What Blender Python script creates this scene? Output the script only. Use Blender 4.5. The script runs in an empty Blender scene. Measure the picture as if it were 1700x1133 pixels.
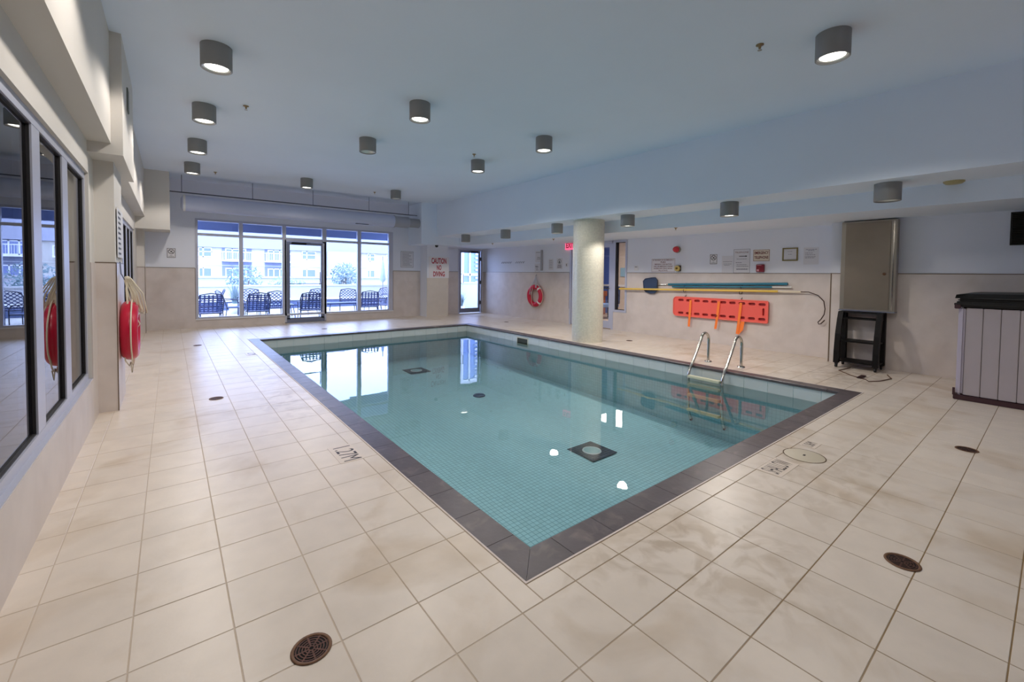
import bpy, bmesh, math, random
from mathutils import Vector, Matrix
random.seed(7)
PI = math.pi
S = bpy.context.scene
COL = S.collection
# ------------------------------------------------------------------ camera, world, exposure
CAMZ = 1.335
def make_camera():
    yaw, pit, rol = 0.667984065, 0.0323296739, 0.0108851271
    fw = Vector((math.sin(yaw)*math.cos(pit), math.cos(yaw)*math.cos(pit), -math.sin(pit)))
    r = Vector((math.cos(yaw), -math.sin(yaw), 0)); u = r.cross(fw)
    r2 = r*math.cos(rol)+u*math.sin(rol); u2 = -r*math.sin(rol)+u*math.cos(rol)
    m = Matrix(((r2.x, u2.x, -fw.x, 0), (r2.y, u2.y, -fw.y, 0), (r2.z, u2.z, -fw.z, CAMZ), (0, 0, 0, 1)))
    cd = bpy.data.cameras.new('camera'); cd.sensor_width = 36; cd.lens = 720.03/1700*36
    cd.shift_y = -(566.5-479.14)/1700; cd.clip_start = .05; cd.clip_end = 400
    co = bpy.data.objects.new('camera', cd); COL.objects.link(co); co.matrix_world = m
    S.camera = co
make_camera()
w = bpy.data.worlds.new('overcast sky'); S.world = w; w.use_nodes = True
bg = w.node_tree.nodes['Background']
bg.inputs[0].default_value = (.42, .56, 1.0, 1); bg.inputs[1].default_value = 10.5
S.view_settings.view_transform = 'Standard'; S.view_settings.look = 'None'
S.view_settings.exposure = 0.0; S.view_settings.gamma = 1.0; S.view_settings.use_curve_mapping = False
S.cycles.use_denoising = True
S.cycles.sample_clamp_indirect = 4
S.cycles.max_bounces = 10; S.cycles.diffuse_bounces = 8; S.cycles.transparent_max_bounces = 16
S.cycles.caustics_refractive = False; S.cycles.caustics_reflective = False
LAMP_W = 70          # watts of each ceiling lamp
LAMP_COL = (1.0, .92, .84)

# ------------------------------------------------------------------ materials
def lin(c):
    return tuple(((x/255)/12.92 if x/255 <= .04045 else ((x/255+.055)/1.055)**2.4) for x in c)+(1,)
MATS = {}
def mat(name, col, rough=.6, metal=0., noise=0., nscale=6., bump=0., bscale=40., emit=None, est=0., spec=.5, rnd=0., stain=None):
    """procedural principled material; col in sRGB 0..255. noise = brightness mottling, rnd = per object variation"""
    if name in MATS: return MATS[name]
    m = bpy.data.materials.new(name); m.use_nodes = True; nt = m.node_tree; N = nt.nodes; L = nt.links
    b = N['Principled BSDF']
    b.inputs['Roughness'].default_value = rough; b.inputs['Metallic'].default_value = metal
    b.inputs['Specular IOR Level'].default_value = spec
    b.inputs['Base Color'].default_value = lin(col)
    geo = N.new('ShaderNodeNewGeometry'); src = None
    if noise or rnd or stain:
        val = None
        if noise:
            nz = N.new('ShaderNodeTexNoise'); nz.inputs['Scale'].default_value = nscale; nz.inputs['Detail'].default_value = 5
            L.new(geo.outputs['Position'], nz.inputs['Vector'])
            mr = N.new('ShaderNodeMapRange'); mr.inputs[1].default_value = .3; mr.inputs[2].default_value = .7
            mr.inputs[3].default_value = 1-noise; mr.inputs[4].default_value = 1+noise
            L.new(nz.outputs[0], mr.inputs[0]); val = mr.outputs[0]
        if rnd:
            oi = N.new('ShaderNodeObjectInfo')
            mr = N.new('ShaderNodeMapRange'); mr.inputs[3].default_value = 1-rnd; mr.inputs[4].default_value = 1+rnd
            L.new(oi.outputs['Random'], mr.inputs[0])
            if val is None: val = mr.outputs[0]
            else:
                mu = N.new('ShaderNodeMath'); mu.operation = 'MULTIPLY'; L.new(val, mu.inputs[0]); L.new(mr.outputs[0], mu.inputs[1]); val = mu.outputs[0]
        base = None
        if stain:   # (colour, scale, lo, hi): blotches of a second colour
            nz = N.new('ShaderNodeTexNoise'); nz.inputs['Scale'].default_value = stain[1]; nz.inputs['Detail'].default_value = 6
            nz.inputs['Distortion'].default_value = .8
            L.new(geo.outputs['Position'], nz.inputs['Vector'])
            mr = N.new('ShaderNodeMapRange'); mr.inputs[1].default_value = stain[2]; mr.inputs[2].default_value = stain[3]
            L.new(nz.outputs[0], mr.inputs[0])
            mx = N.new('ShaderNodeMix'); mx.data_type = 'RGBA'; mx.inputs[6].default_value = lin(col); mx.inputs[7].default_value = lin(stain[0])
            L.new(mr.outputs[0], mx.inputs[0]); base = mx.outputs[2]
        if val is not None:
            vm = N.new('ShaderNodeVectorMath'); vm.operation = 'SCALE'
            if base is None: vm.inputs[0].default_value = lin(col)[:3]
            else: L.new(base, vm.inputs[0])
            L.new(val, vm.inputs['Scale']); base = vm.outputs[0]
        L.new(base, b.inputs['Base Color'])
    if bump:
        nz = N.new('ShaderNodeTexNoise'); nz.inputs['Scale'].default_value = bscale; nz.inputs['Detail'].default_value = 3
        L.new(geo.outputs['Position'], nz.inputs['Vector'])
        bp = N.new('ShaderNodeBump'); bp.inputs['Strength'].default_value = bump; bp.inputs['Distance'].default_value = .01
        L.new(nz.outputs[0], bp.inputs['Height']); L.new(bp.outputs[0], b.inputs['Normal'])
    if emit is not None:
        b.inputs['Emission Color'].default_value = lin(emit); b.inputs['Emission Strength'].default_value = est
    MATS[name] = m; return m

def blotch(m, spots):
    """localised dirt with its own outline: (x, y, radius, strength, colour)"""
    nt = m.node_tree; N = nt.nodes; L = nt.links; b = N['Principled BSDF']; src = b.inputs['Base Color'].links[0].from_socket
    geo = N.new('ShaderNodeNewGeometry')
    for (x, y, r_, st, c, sx) in spots:
        v = N.new('ShaderNodeVectorMath'); v.operation = 'SUBTRACT'; v.inputs[1].default_value = (x, y, 0); L.new(geo.outputs['Position'], v.inputs[0])
        v1 = N.new('ShaderNodeVectorMath'); v1.operation = 'MULTIPLY'; v1.inputs[1].default_value = (1/sx, sx, 1); L.new(v.outputs[0], v1.inputs[0])
        ln = N.new('ShaderNodeVectorMath'); ln.operation = 'LENGTH'; L.new(v1.outputs[0], ln.inputs[0])
        mr = N.new('ShaderNodeMapRange'); mr.inputs[1].default_value = r_; mr.inputs[2].default_value = r_*.4; L.new(ln.outputs['Value'], mr.inputs[0])
        nz = N.new('ShaderNodeTexNoise'); nz.inputs['Scale'].default_value = 6; nz.inputs['Detail'].default_value = 10; nz.inputs['Distortion'].default_value = 1.2; L.new(geo.outputs['Position'], nz.inputs['Vector'])
        m2 = N.new('ShaderNodeMapRange'); m2.inputs[1].default_value = .45; m2.inputs[2].default_value = .62; L.new(nz.outputs[0], m2.inputs[0])
        mu = N.new('ShaderNodeMath'); mu.operation = 'MULTIPLY'; L.new(mr.outputs[0], mu.inputs[0]); L.new(m2.outputs[0], mu.inputs[1])
        mv = N.new('ShaderNodeMath'); mv.operation = 'MULTIPLY'; mv.inputs[1].default_value = st; L.new(mu.outputs[0], mv.inputs[0])
        mx = N.new('ShaderNodeMix'); mx.data_type = 'RGBA'; mx.inputs[7].default_value = lin(c); L.new(mv.outputs[0], mx.inputs[0]); L.new(src, mx.inputs[6]); src = mx.outputs[2]
    L.new(src, b.inputs['Base Color'])
def mosaic(name, col, grout, size, rough=.25, var=.06, mortar=.045, bump=.3, offset=0.0, rough_noise=False):
    """small square tiles from the mesh's UV map, which is in metres"""
    m = bpy.data.materials.new(name); m.use_nodes = True; nt = m.node_tree; N = nt.nodes; L = nt.links
    b = N['Principled BSDF']; b.inputs['Roughness'].default_value = rough
    uv = N.new('ShaderNodeUVMap'); uv.uv_map = 'UVMap'
    br = N.new('ShaderNodeTexBrick'); br.offset = offset; br.squash = 1
    c = lin(col)
    br.inputs['Color1'].default_value = tuple(x*(1-var) for x in c[:3])+(1,)
    br.inputs['Color2'].default_value = tuple(x*(1+var) for x in c[:3])+(1,)
    br.inputs['Mortar'].default_value = lin(grout)
    br.inputs['Scale'].default_value = 1/size; br.inputs['Brick Width'].default_value = 1; br.inputs['Row Height'].default_value = 1
    br.inputs['Mortar Size'].default_value = mortar; br.inputs['Mortar Smooth'].default_value = .1
    L.new(uv.outputs[0], br.inputs['Vector']); L.new(br.outputs['Color'], b.inputs['Base Color'])
    bp = N.new('ShaderNodeBump'); bp.inputs['Strength'].default_value = bump; bp.inputs['Distance'].default_value = .003; bp.invert = True
    L.new(br.outputs['Fac'], bp.inputs['Height']); L.new(bp.outputs[0], b.inputs['Normal'])
    MATS[name] = m; return m

def glass(name, ior=1.5, tint=(1, 1, 1), rough=0., boost=1.0):
    """thin pane: mirror reflection by Fresnel, the rest passes straight through"""
    m = bpy.data.materials.new(name); m.use_nodes = True; nt = m.node_tree; N = nt.nodes; L = nt.links
    N.remove(N['Principled BSDF']); out = N['Material Output']
    tr = N.new('ShaderNodeBsdfTransparent'); tr.inputs[0].default_value = tuple(tint)+(1,)
    gl = N.new('ShaderNodeBsdfGlossy'); gl.inputs['Roughness'].default_value = rough
    fr = N.new('ShaderNodeFresnel'); fr.inputs[0].default_value = ior
    mx = N.new('ShaderNodeMixShader')
    if boost != 1:
        mu = N.new('ShaderNodeMath'); mu.operation = 'MULTIPLY'; mu.use_clamp = True; mu.inputs[1].default_value = boost
        L.new(fr.outputs[0], mu.inputs[0]); L.new(mu.outputs[0], mx.inputs[0])
    else: L.new(fr.outputs[0], mx.inputs[0])
    L.new(tr.outputs[0], mx.inputs[1]); L.new(gl.outputs[0], mx.inputs[2]); L.new(mx.outputs[0], out.inputs[0])
    MATS[name] = m; return m

def water_mat():
    m = bpy.data.materials.new('pool water'); m.use_nodes = True; nt = m.node_tree; N = nt.nodes; L = nt.links
    N.remove(N['Principled BSDF']); out = N['Material Output']
    tr = N.new('ShaderNodeBsdfTransparent'); tr.inputs[0].default_value = (.93, .98, .985, 1)
    gl = N.new('ShaderNodeBsdfGlossy'); gl.inputs['Roughness'].default_value = 0.0
    fr = N.new('ShaderNodeFresnel'); fr.inputs[0].default_value = 1.333
    geo = N.new('ShaderNodeNewGeometry'); nz = N.new('ShaderNodeTexNoise'); nz.inputs['Scale'].default_value = 2.2; nz.inputs['Detail'].default_value = 2
    bp = N.new('ShaderNodeBump'); bp.inputs['Strength'].default_value = .05; bp.inputs['Distance'].default_value = .02
    L.new(geo.outputs['Position'], nz.inputs['Vector']); L.new(nz.outputs[0], bp.inputs['Height'])
    L.new(bp.outputs[0], gl.inputs['Normal']); L.new(bp.outputs[0], fr.inputs['Normal'])
    mx = N.new('ShaderNodeMixShader'); L.new(fr.outputs[0], mx.inputs[0]); L.new(tr.outputs[0], mx.inputs[1]); L.new(gl.outputs[0], mx.inputs[2])
    L.new(mx.outputs[0], out.inputs[0]); return m

WHITE = mat('white wall paint', (226, 230, 240), .75, noise=.02, nscale=1.2, bump=.05, bscale=120)
CEIL = mat('grey white ceiling paint', (226, 236, 250), .85, noise=.02, nscale=.8)
CREAM = mat('cream bulkhead paint', (212, 208, 202), .8, noise=.02, nscale=1.5)
PORC = mat('greige porcelain wall tile', (208, 199, 194), .35, noise=.05, nscale=5, stain=((196, 184, 176), 1.6, .5, .8))
TILE = mat('beige stone floor tile', (219, 207, 194), .34, noise=.045, nscale=7, bump=.03, bscale=60, rnd=.035,
           stain=((198, 180, 158), 1.7, .54, .74))
GROUT = mat('brown floor grout', (150, 126, 94), .8, noise=.2, nscale=1.3, stain=((206, 192, 176), .55, .42, .52))
blotch(TILE, [(2.05, .95, .55, .38, (160, 136, 104), 1.0), (1.75, 1.25, .35, .32, (160, 138, 108), 1.8), (.95, 4.9, .6, .35, (160, 144, 134), .6), (1.0, 6.4, .6, .35, (160, 144, 134), .6), (3.5, .95, .8, .28, (160, 138, 108), 1.6), (7.2, 1.8, .8, .4, (140, 116, 90), 1.2), (7.4, 3.6, 1.2, .35, (176, 152, 118), .7)])
def dirty_grout():
    # grout is clean on the left deck and brown with dirt on the right one
    m = GROUT; nt = m.node_tree; N = nt.nodes; L = nt.links; b = N['Principled BSDF']
    geo = N.new('ShaderNodeNewGeometry'); sp = N.new('ShaderNodeSeparateXYZ'); L.new(geo.outputs['Position'], sp.inputs[0])
    nz = N.new('ShaderNodeTexNoise'); nz.inputs['Scale'].default_value = 1.4; nz.inputs['Detail'].default_value = 4; L.new(geo.outputs['Position'], nz.inputs['Vector'])
    ad = N.new('ShaderNodeMath'); ad.operation = 'MULTIPLY_ADD'; ad.inputs[1].default_value = 2.6; ad.inputs[2].default_value = -1.3; L.new(nz.outputs[0], ad.inputs[0])
    a2 = N.new('ShaderNodeMath'); L.new(sp.outputs[0], a2.inputs[0]); L.new(ad.outputs[0], a2.inputs[1])
    mr = N.new('ShaderNodeMapRange'); mr.inputs[1].default_value = .5; mr.inputs[2].default_value = 2.2; L.new(a2.outputs[0], mr.inputs[0])
    mx = N.new('ShaderNodeMix'); mx.data_type = 'RGBA'; mx.inputs[6].default_value = lin((198, 182, 164)); mx.inputs[7].default_value = lin((132, 108, 72)); L.new(mr.outputs[0], mx.inputs[0]); L.new(mx.outputs[2], b.inputs['Base Color'])
dirty_grout()
SLATE = mat('dark slate coping', (84, 76, 80), .38, noise=.16, nscale=9, bump=.12, bscale=30, rnd=.08, stain=((120, 108, 106), 7, .56, .8))
WTILE = mat('white glazed tile', (208, 214, 214), .2, noise=.02, rnd=.02)
WGROUT = mat('pale tile grout', (176, 178, 176), .7)
EDGE = mat('white grout strip', (214, 202, 196), .7, noise=.08, nscale=20)
TRIMB = mat('brown anodised edge trim', (110, 92, 74), .4, metal=.4)
ALU = mat('silver painted aluminium', (190, 193, 208), .38, metal=.35)
ALUD = mat('dark grey aluminium', (124, 130, 150), .4, metal=.4)
GASK = mat('black gasket', (24, 22, 26), .6)
STEEL = mat('stainless steel', (172, 166, 156), .28, metal=1, noise=.06, nscale=3)
CHROME = mat('polished steel tube', (200, 196, 188), .14, metal=1)
LAMPG = mat('grey lamp housing', (140, 140, 140), .5, metal=.2)
BLACK = mat('black plastic', (12, 10, 12), .45)
BLACKW = mat('black lacquer', (10, 7, 8), .5, spec=.2)
PLATE = mat('white sign board', (226, 224, 228), .4)
PAPER = mat('white paper', (216, 216, 222), .7)
INK = mat('black ink', (40, 38, 44), .6)
INKG = mat('grey ink', (120, 120, 132), .7)
INKR = mat('red sign ink', (170, 22, 48), .5)
INKM = mat('maroon sign ink', (112, 34, 34), .5)
REDP = mat('glossy red life ring', (196, 20, 58), .3, noise=.04)
ROPE = mat('cream rope', (224, 216, 196), .8, bump=.4, bscale=200)
WWHITE = mat('white plastic', (226, 226, 226), .4)
CORAL = mat('coral orange plastic', (238, 98, 88), .38)
CORALD = mat('dark red plastic', (150, 40, 44), .4)
STRAP = mat('orange webbing', (255, 132, 52), .7, bump=.3, bscale=300)
BLUEP = mat('teal blue fibreglass', (32, 112, 138), .35)
YELP = mat('yellow fibreglass', (226, 190, 84), .35)
NET = mat('navy mesh net', (46, 66, 100), .7, bump=.3, bscale=200)
RUST = mat('rusty bronze drain', (84, 54, 44), .55, metal=.5, noise=.3, nscale=40)
BROWN = mat('brown rim', (108, 76, 52), .6, metal=.2, noise=.2, nscale=50)
DARK = mat('dark void', (14, 12, 12), .9)
TUBP = mat('pale grey tub siding', (176, 168, 172), .45, noise=.02, rnd=.03)
TUBB = mat('dark maroon base', (62, 34, 42), .5)
VINYL = mat('black vinyl cover', (9, 9, 10), .5, bump=.2, bscale=25)
MOSW = mosaic('cream mosaic column', (224, 221, 206), (164, 160, 144), .026, rough=.3, mortar=.06)
MOSF = mosaic('aqua mosaic floor', (172, 216, 226), (104, 156, 170), .05, rough=.4, var=.05, mortar=.05, bump=.1)
MOSWALL = mosaic('aqua mosaic pool wall', (172, 212, 220), (148, 192, 202), .05, rough=.4, var=.04, mortar=.05, bump=.1)
MOSB = mosaic('black mosaic', (22, 24, 44), (92, 98, 116), .05, rough=.25, mortar=.05, bump=.2)
WATER = water_mat()
CLEAR = glass('clear window glass', 1.45)
DGLASS = glass('tinted reflective glass', 1.6, (.55, .60, .72), boost=1.15)
WOOD = mat('reddish wood', (150, 84, 60), .4, noise=.1, nscale=14)
BLUEW = mat('blue wall paint', (84, 112, 190), .7)

# ------------------------------------------------------------------ mesh helpers
class MB:
    """collects geometry (faces with smooth flag) and builds ONE mesh object"""
    def __init__(s): s.v = []; s.f = []; s.sm = []; s.uv = None
    def add(s, vs, fs, smooth=False):
        o = len(s.v); s.v += [tuple(p) for p in vs]; s.f += [tuple(i+o for i in f) for f in fs]; s.sm += [smooth]*len(fs); return s
    def box(s, x0, y0, z0, x1, y1, z1, bev=0.):
        x0, x1 = min(x0, x1), max(x0, x1); y0, y1 = min(y0, y1), max(y0, y1); z0, z1 = min(z0, z1), max(z0, z1)
        if bev <= 0:
            return s.add([(x0,y0,z0),(x1,y0,z0),(x1,y1,z0),(x0,y1,z0),(x0,y0,z1),(x1,y0,z1),(x1,y1,z1),(x0,y1,z1)],
                         [(0,3,2,1),(4,5,6,7),(0,1,5,4),(1,2,6,5),(2,3,7,6),(3,0,4,7)])
        bm = bmesh.new(); bmesh.ops.create_cube(bm, size=1)
        for v in bm.verts: v.co = Vector(((x0+x1)/2+v.co.x*(x1-x0), (y0+y1)/2+v.co.y*(y1-y0), (z0+z1)/2+v.co.z*(z1-z0)))
        bmesh.ops.bevel(bm, geom=list(bm.edges), offset=min(bev, .49*min(x1-x0, y1-y0, z1-z0)), segments=2, affect='EDGES')
        return s.bm(bm)
    def bm(s, bm, smooth=False):
        bm.verts.index_update(); s.add([v.co[:] for v in bm.verts], [[v.index for v in f.verts] for f in bm.faces], smooth); bm.free(); return s
    def topbev(s, x0, y0, z0, x1, y1, z1, b):
        """slab with a chamfered top edge (cheap tile)"""
        vs = [(x0,y0,z0),(x1,y0,z0),(x1,y1,z0),(x0,y1,z0),(x0,y0,z1-b),(x1,y0,z1-b),(x1,y1,z1-b),(x0,y1,z1-b),(x0+b,y0+b,z1),(x1-b,y0+b,z1),(x1-b,y1-b,z1),(x0+b,y1-b,z1)]
        fs = [(0,1,5,4),(1,2,6,5),(2,3,7,6),(3,0,4,7),(4,5,9,8),(5,6,10,9),(6,7,11,10),(7,4,8,11),(8,9,10,11)]
        return s.add(vs, fs)
    def tube(s, pts, r, n=10, caps=True, closed=False):
        P = [Vector(p) for p in pts]; k = len(P); R = r if isinstance(r, (list, tuple)) else [r]*k
        tang = []
        for i in range(k):
            a = P[(i-1) % k] if closed or i else P[i]; b = P[(i+1) % k] if closed or i < k-1 else P[i]
            t = (b-a); tang.append(t.normalized() if t.length > 1e-9 else Vector((0,0,1)))
        ref = Vector((0,0,1)) if abs(tang[0].z) < .9 else Vector((1,0,0))
        nn = (ref-tang[0]*ref.dot(tang[0])).normalized(); vs = []
        for i in range(k):
            nn = (nn-tang[i]*nn.dot(tang[i])); nn = nn.normalized() if nn.length > 1e-6 else tang[i].orthogonal().normalized()
            bb = tang[i].cross(nn)
            for j in range(n):
                a = 2*PI*j/n; vs.append(P[i]+(nn*math.cos(a)+bb*math.sin(a))*R[i])
        fs = []
        for i in range(k if closed else k-1):
            for j in range(n):
                a = i*n+j; b = i*n+(j+1) % n; c = ((i+1) % k)*n+(j+1) % n; d = ((i+1) % k)*n+j; fs.append((a, b, c, d))
        s.add(vs, fs, True)
        if caps and not closed:
            s.add(vs[:n], [tuple(range(n))[::-1]]); s.add(vs[-n:], [tuple(range(n))])
        return s
    def lathe(s, prof, c=(0,0,0), n=24, axis='z', smooth=True):
        """prof: list of (radius, height)"""
        vs = []; fs = []
        for r, h in prof:
            for j in range(n):
                a = 2*PI*j/n; x, y, z = r*math.cos(a), r*math.sin(a), h
                if axis == 'x': x, y, z = z, x, y
                elif axis == 'y': x, y, z = x, z, y
                vs.append((c[0]+x, c[1]+y, c[2]+z))
        for i in range(len(prof)-1):
            for j in range(n): fs.append((i*n+j, i*n+(j+1) % n, (i+1)*n+(j+1) % n, (i+1)*n+j))
        return s.add(vs, fs, smooth)
    def disc(s, c, r, n=24, axis='z'):
        vs = []
        for j in range(n):
            a = 2*PI*j/n; p = (r*math.cos(a), r*math.sin(a), 0)
            if axis == 'x': p = (0, p[0], p[1])
            elif axis == 'y': p = (p[0], 0, p[1])
            vs.append((c[0]+p[0], c[1]+p[1], c[2]+p[2]))
        return s.add(vs, [tuple(range(n))])
    def poly(s, pts, d):
        """prism from planar points extruded along vector d"""
        n = len(pts); P = [Vector(p) for p in pts]; Q = [p+Vector(d) for p in P]
        return s.add(P+Q, [tuple(range(n))[::-1], tuple(range(n, 2*n))]+[(i, (i+1) % n, n+(i+1) % n, n+i) for i in range(n)])
    def quad(s, a, b, c, d): return s.add([a, b, c, d], [(0, 1, 2, 3)])
    def mesh(s, name, m):
        me = bpy.data.meshes.new(name); me.from_pydata(s.v, [], s.f); me.materials.append(m)
        me.polygons.foreach_set('use_smooth', s.sm); me.update(); return me
    def build(s, name, m, parent=None, loc=(0,0,0), rotz=0, **tags):
        o = bpy.data.objects.new(name, s.mesh(name, m)); COL.objects.link(o); o.location = loc; o.rotation_euler.z = rotz
        if parent: o.parent = parent
        for k, v in tags.items(): o[k] = v
        return o
def tag(o, label, cat, group=None, kind=None):
    o['label'] = label; o['category'] = cat
    if group: o['group'] = group
    if kind: o['kind'] = kind
    return o
def empty(name, loc=(0,0,0), rotz=0):
    o = bpy.data.objects.new(name, None); COL.objects.link(o); o.location = loc; o.rotation_euler.z = rotz; o.empty_display_size = .1; return o
def thing(name, label, cat, loc=(0,0,0), rotz=0, group=None): return tag(empty(name, loc, rotz), label, cat, group)
def struct(name, mb, m, **t): return mb.build(name, m, kind='structure', **t)
def sroot(name, loc=(0,0,0), rotz=0):
    o = empty(name, loc, rotz); o['kind'] = 'structure'; return o
def children(o): return [c for c in bpy.data.objects if c.parent == o]
def dup(o, loc, rotz=None, label=None, parent=None):
    kids = children(o); c = o.copy(); COL.objects.link(c); c.location = loc
    if parent is not None: c.parent = parent
    if rotz is not None: c.rotation_euler.z = rotz
    if label: c['label'] = label
    for k in kids:
        d = k.copy(); COL.objects.link(d); d.parent = c
        for g in children(k):
            e = g.copy(); COL.objects.link(e); e.parent = d
    return c
def uvbox(o, sx=1.):
    """UV in metres chosen by face normal"""
    me = o.data; uv = me.uv_layers.new(name='UVMap')
    for p in me.polygons:
        n = p.normal
        for li in p.loop_indices:
            c = me.vertices[me.loops[li].vertex_index].co
            if abs(n.z) > .5: uv.data[li].uv = (c.x, c.y)
            elif abs(n.x) > .5: uv.data[li].uv = (c.y, c.z)
            else: uv.data[li].uv = (c.x, c.z)
def text(parent, body, m, x, z, h, width=None, y=-.004, name='lettering', bold=.0, flat=False, align='CENTER'):
    """flat lettering as a mesh; local x right, z up, facing -y (or lying flat when flat)"""
    cu = bpy.data.curves.new('t', 'FONT'); cu.body = body; cu.align_x = align; cu.align_y = 'CENTER'; cu.size = h/.72; cu.offset = bold*h*1.4
    cu.resolution_u = 3
    o = bpy.data.objects.new('t', cu); COL.objects.link(o)
    dg = bpy.context.evaluated_depsgraph_get(); dg.update()
    me = bpy.data.meshes.new_from_object(o.evaluated_get(dg)); bpy.data.objects.remove(o)
    if not me.vertices: return None
    xs = [v.co.x for v in me.vertices]; k = 1
    if width: k = width/(max(xs)-min(xs))
    for v in me.vertices:
        if flat: v.co = Vector((v.co.x*k+x, v.co.y+z, y))
        else: v.co = Vector((v.co.x*k+x, y, v.co.y+z))
    me.materials.clear(); me.materials.append(m)
    t = bpy.data.objects.new(name, me); COL.objects.link(t); t.parent = parent; return t
def sprout_lines(rows, x0, x1, y=-.0035, th=.004):
    """rows of printed matter too small to read: thin bars broken into words"""
    mb = MB(); rr = random.Random(len(rows)*7+int(x1*1000))
    for z, a, b in rows:
        x = x0+(x1-x0)*a; e = x0+(x1-x0)*b
        while x < e-.004:
            w_ = min(e-x, rr.uniform(.012, .035)); mb.quad((x, y, z-th/2), (x+w_, y, z-th/2), (x+w_, y, z+th/2), (x, y, z+th/2)); x += w_+.006
    return mb
# ------------------------------------------------------------------ main dimensions (metres)
XL, XR1, XR2, YW, YB = -.541, 8.24, 8.55, 12.48, -2.2      # left wall, right wall near and set back, window wall, wall behind
ZC, ZL, ZB = 3.40, 2.44, 2.20                             # main ceiling, low ceiling, beam undersides
PX0, PX1, PY0, PY1 = 1.20, 6.32, 1.40, 9.89               # coping outer edge
QX0, QX1, QY0, QY1 = 1.375, 6.15, 1.575, 9.715            # coping inner edge
WZ = -.185                                                # water level
WAIN = 1.40
# ------------------------------------------------------------------ floor with tiles
def floor():
    mb = MB(); z = -.0015
    for a, b, c, d in ((XL-.3, YB, PX0+.02, YW+.1), (PX1-.02, YB, 8.7, YW+.1), (PX0+.02, YB, PX1-.02, PY0+.02), (PX0+.02, PY1-.02, PX1-.02, YW+.1)):
        mb.box(a, b, -.1, c, d, z)
    fl = struct('floor', mb, GROUT)
    cells = []
    p = .3005; gx = [1.076+p*k for k in range(-6, 26)]; gy = [.973-p*11+p*k for k in range(0, 50)]
    j = .0022
    def put(x0, y0, x1, y1):
        if x1-x0 > .02 and y1-y0 > .02: cells.append((x0+j, y0+j, x1-j, y1-j))
    for x0 in gx:
        for y0 in gy:
            a, b, c, d = max(x0, XL), max(y0, YB), min(x0+p, XR2), min(y0+p, YW)
            if a >= c or b >= d: continue
            ox0, oy0, ox1, oy1 = PX0-.012, PY0-.012, PX1+.012, PY1+.012     # pool opening with its white grout strip
            if c <= ox0 or a >= ox1 or d <= oy0 or b >= oy1: put(a, b, c, d); continue
            if a < ox0: put(a, b, ox0, d); a = ox0
            if c > ox1: put(ox1, b, c, d); c = ox1
            if b < oy0: put(a, b, c, oy0)
            if d > oy1: put(a, oy1, c, d)
    def size(t):     # how large it shows: area over distance cubed, in view only
        cx, cy = (t[0]+t[2])/2, (t[1]+t[3])/2; f = .6195*cx+.785*cy; s = .785*cx-.6195*cy
        if f < .25 or abs(s)/f > 1.3 or CAMZ/f > 1.0: return 0
        return (t[2]-t[0])*(t[3]-t[1])/f**3
    cells.sort(key=size, reverse=True)
    cache = {}
    for t in cells[:300]:
        wx, wy = round(t[2]-t[0], 4), round(t[3]-t[1], 4)
        if (wx, wy) not in cache: cache[(wx, wy)] = MB().topbev(-wx/2, -wy/2, -.003, wx/2, wy/2, .0, .0012).mesh('tile', TILE)
        o = bpy.data.objects.new('tile', cache[(wx, wy)]); COL.objects.link(o); o.parent = fl
        o.location = ((t[0]+t[2])/2, (t[1]+t[3])/2, random.uniform(-.0003, .0003))
    rest = MB()
    for t in cells[300:]: rest.topbev(t[0], t[1], -.0035, t[2], t[3], 0, .0012)
    rest.build('tile_field', TILE, fl, kind='stuff')
    e = MB()
    for a, b, c, d in ((PX0-.01, PY0-.01, PX0, PY1+.01), (PX1, PY0-.01, PX1+.01, PY1+.01), (PX0, PY0-.01, PX1, PY0), (PX0, PY1, PX1, PY1+.01)):
        e.box(a, b, -.02, c, d, .0015)
    e.build('grout_strip', EDGE, fl)
    return fl
floor()
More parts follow.
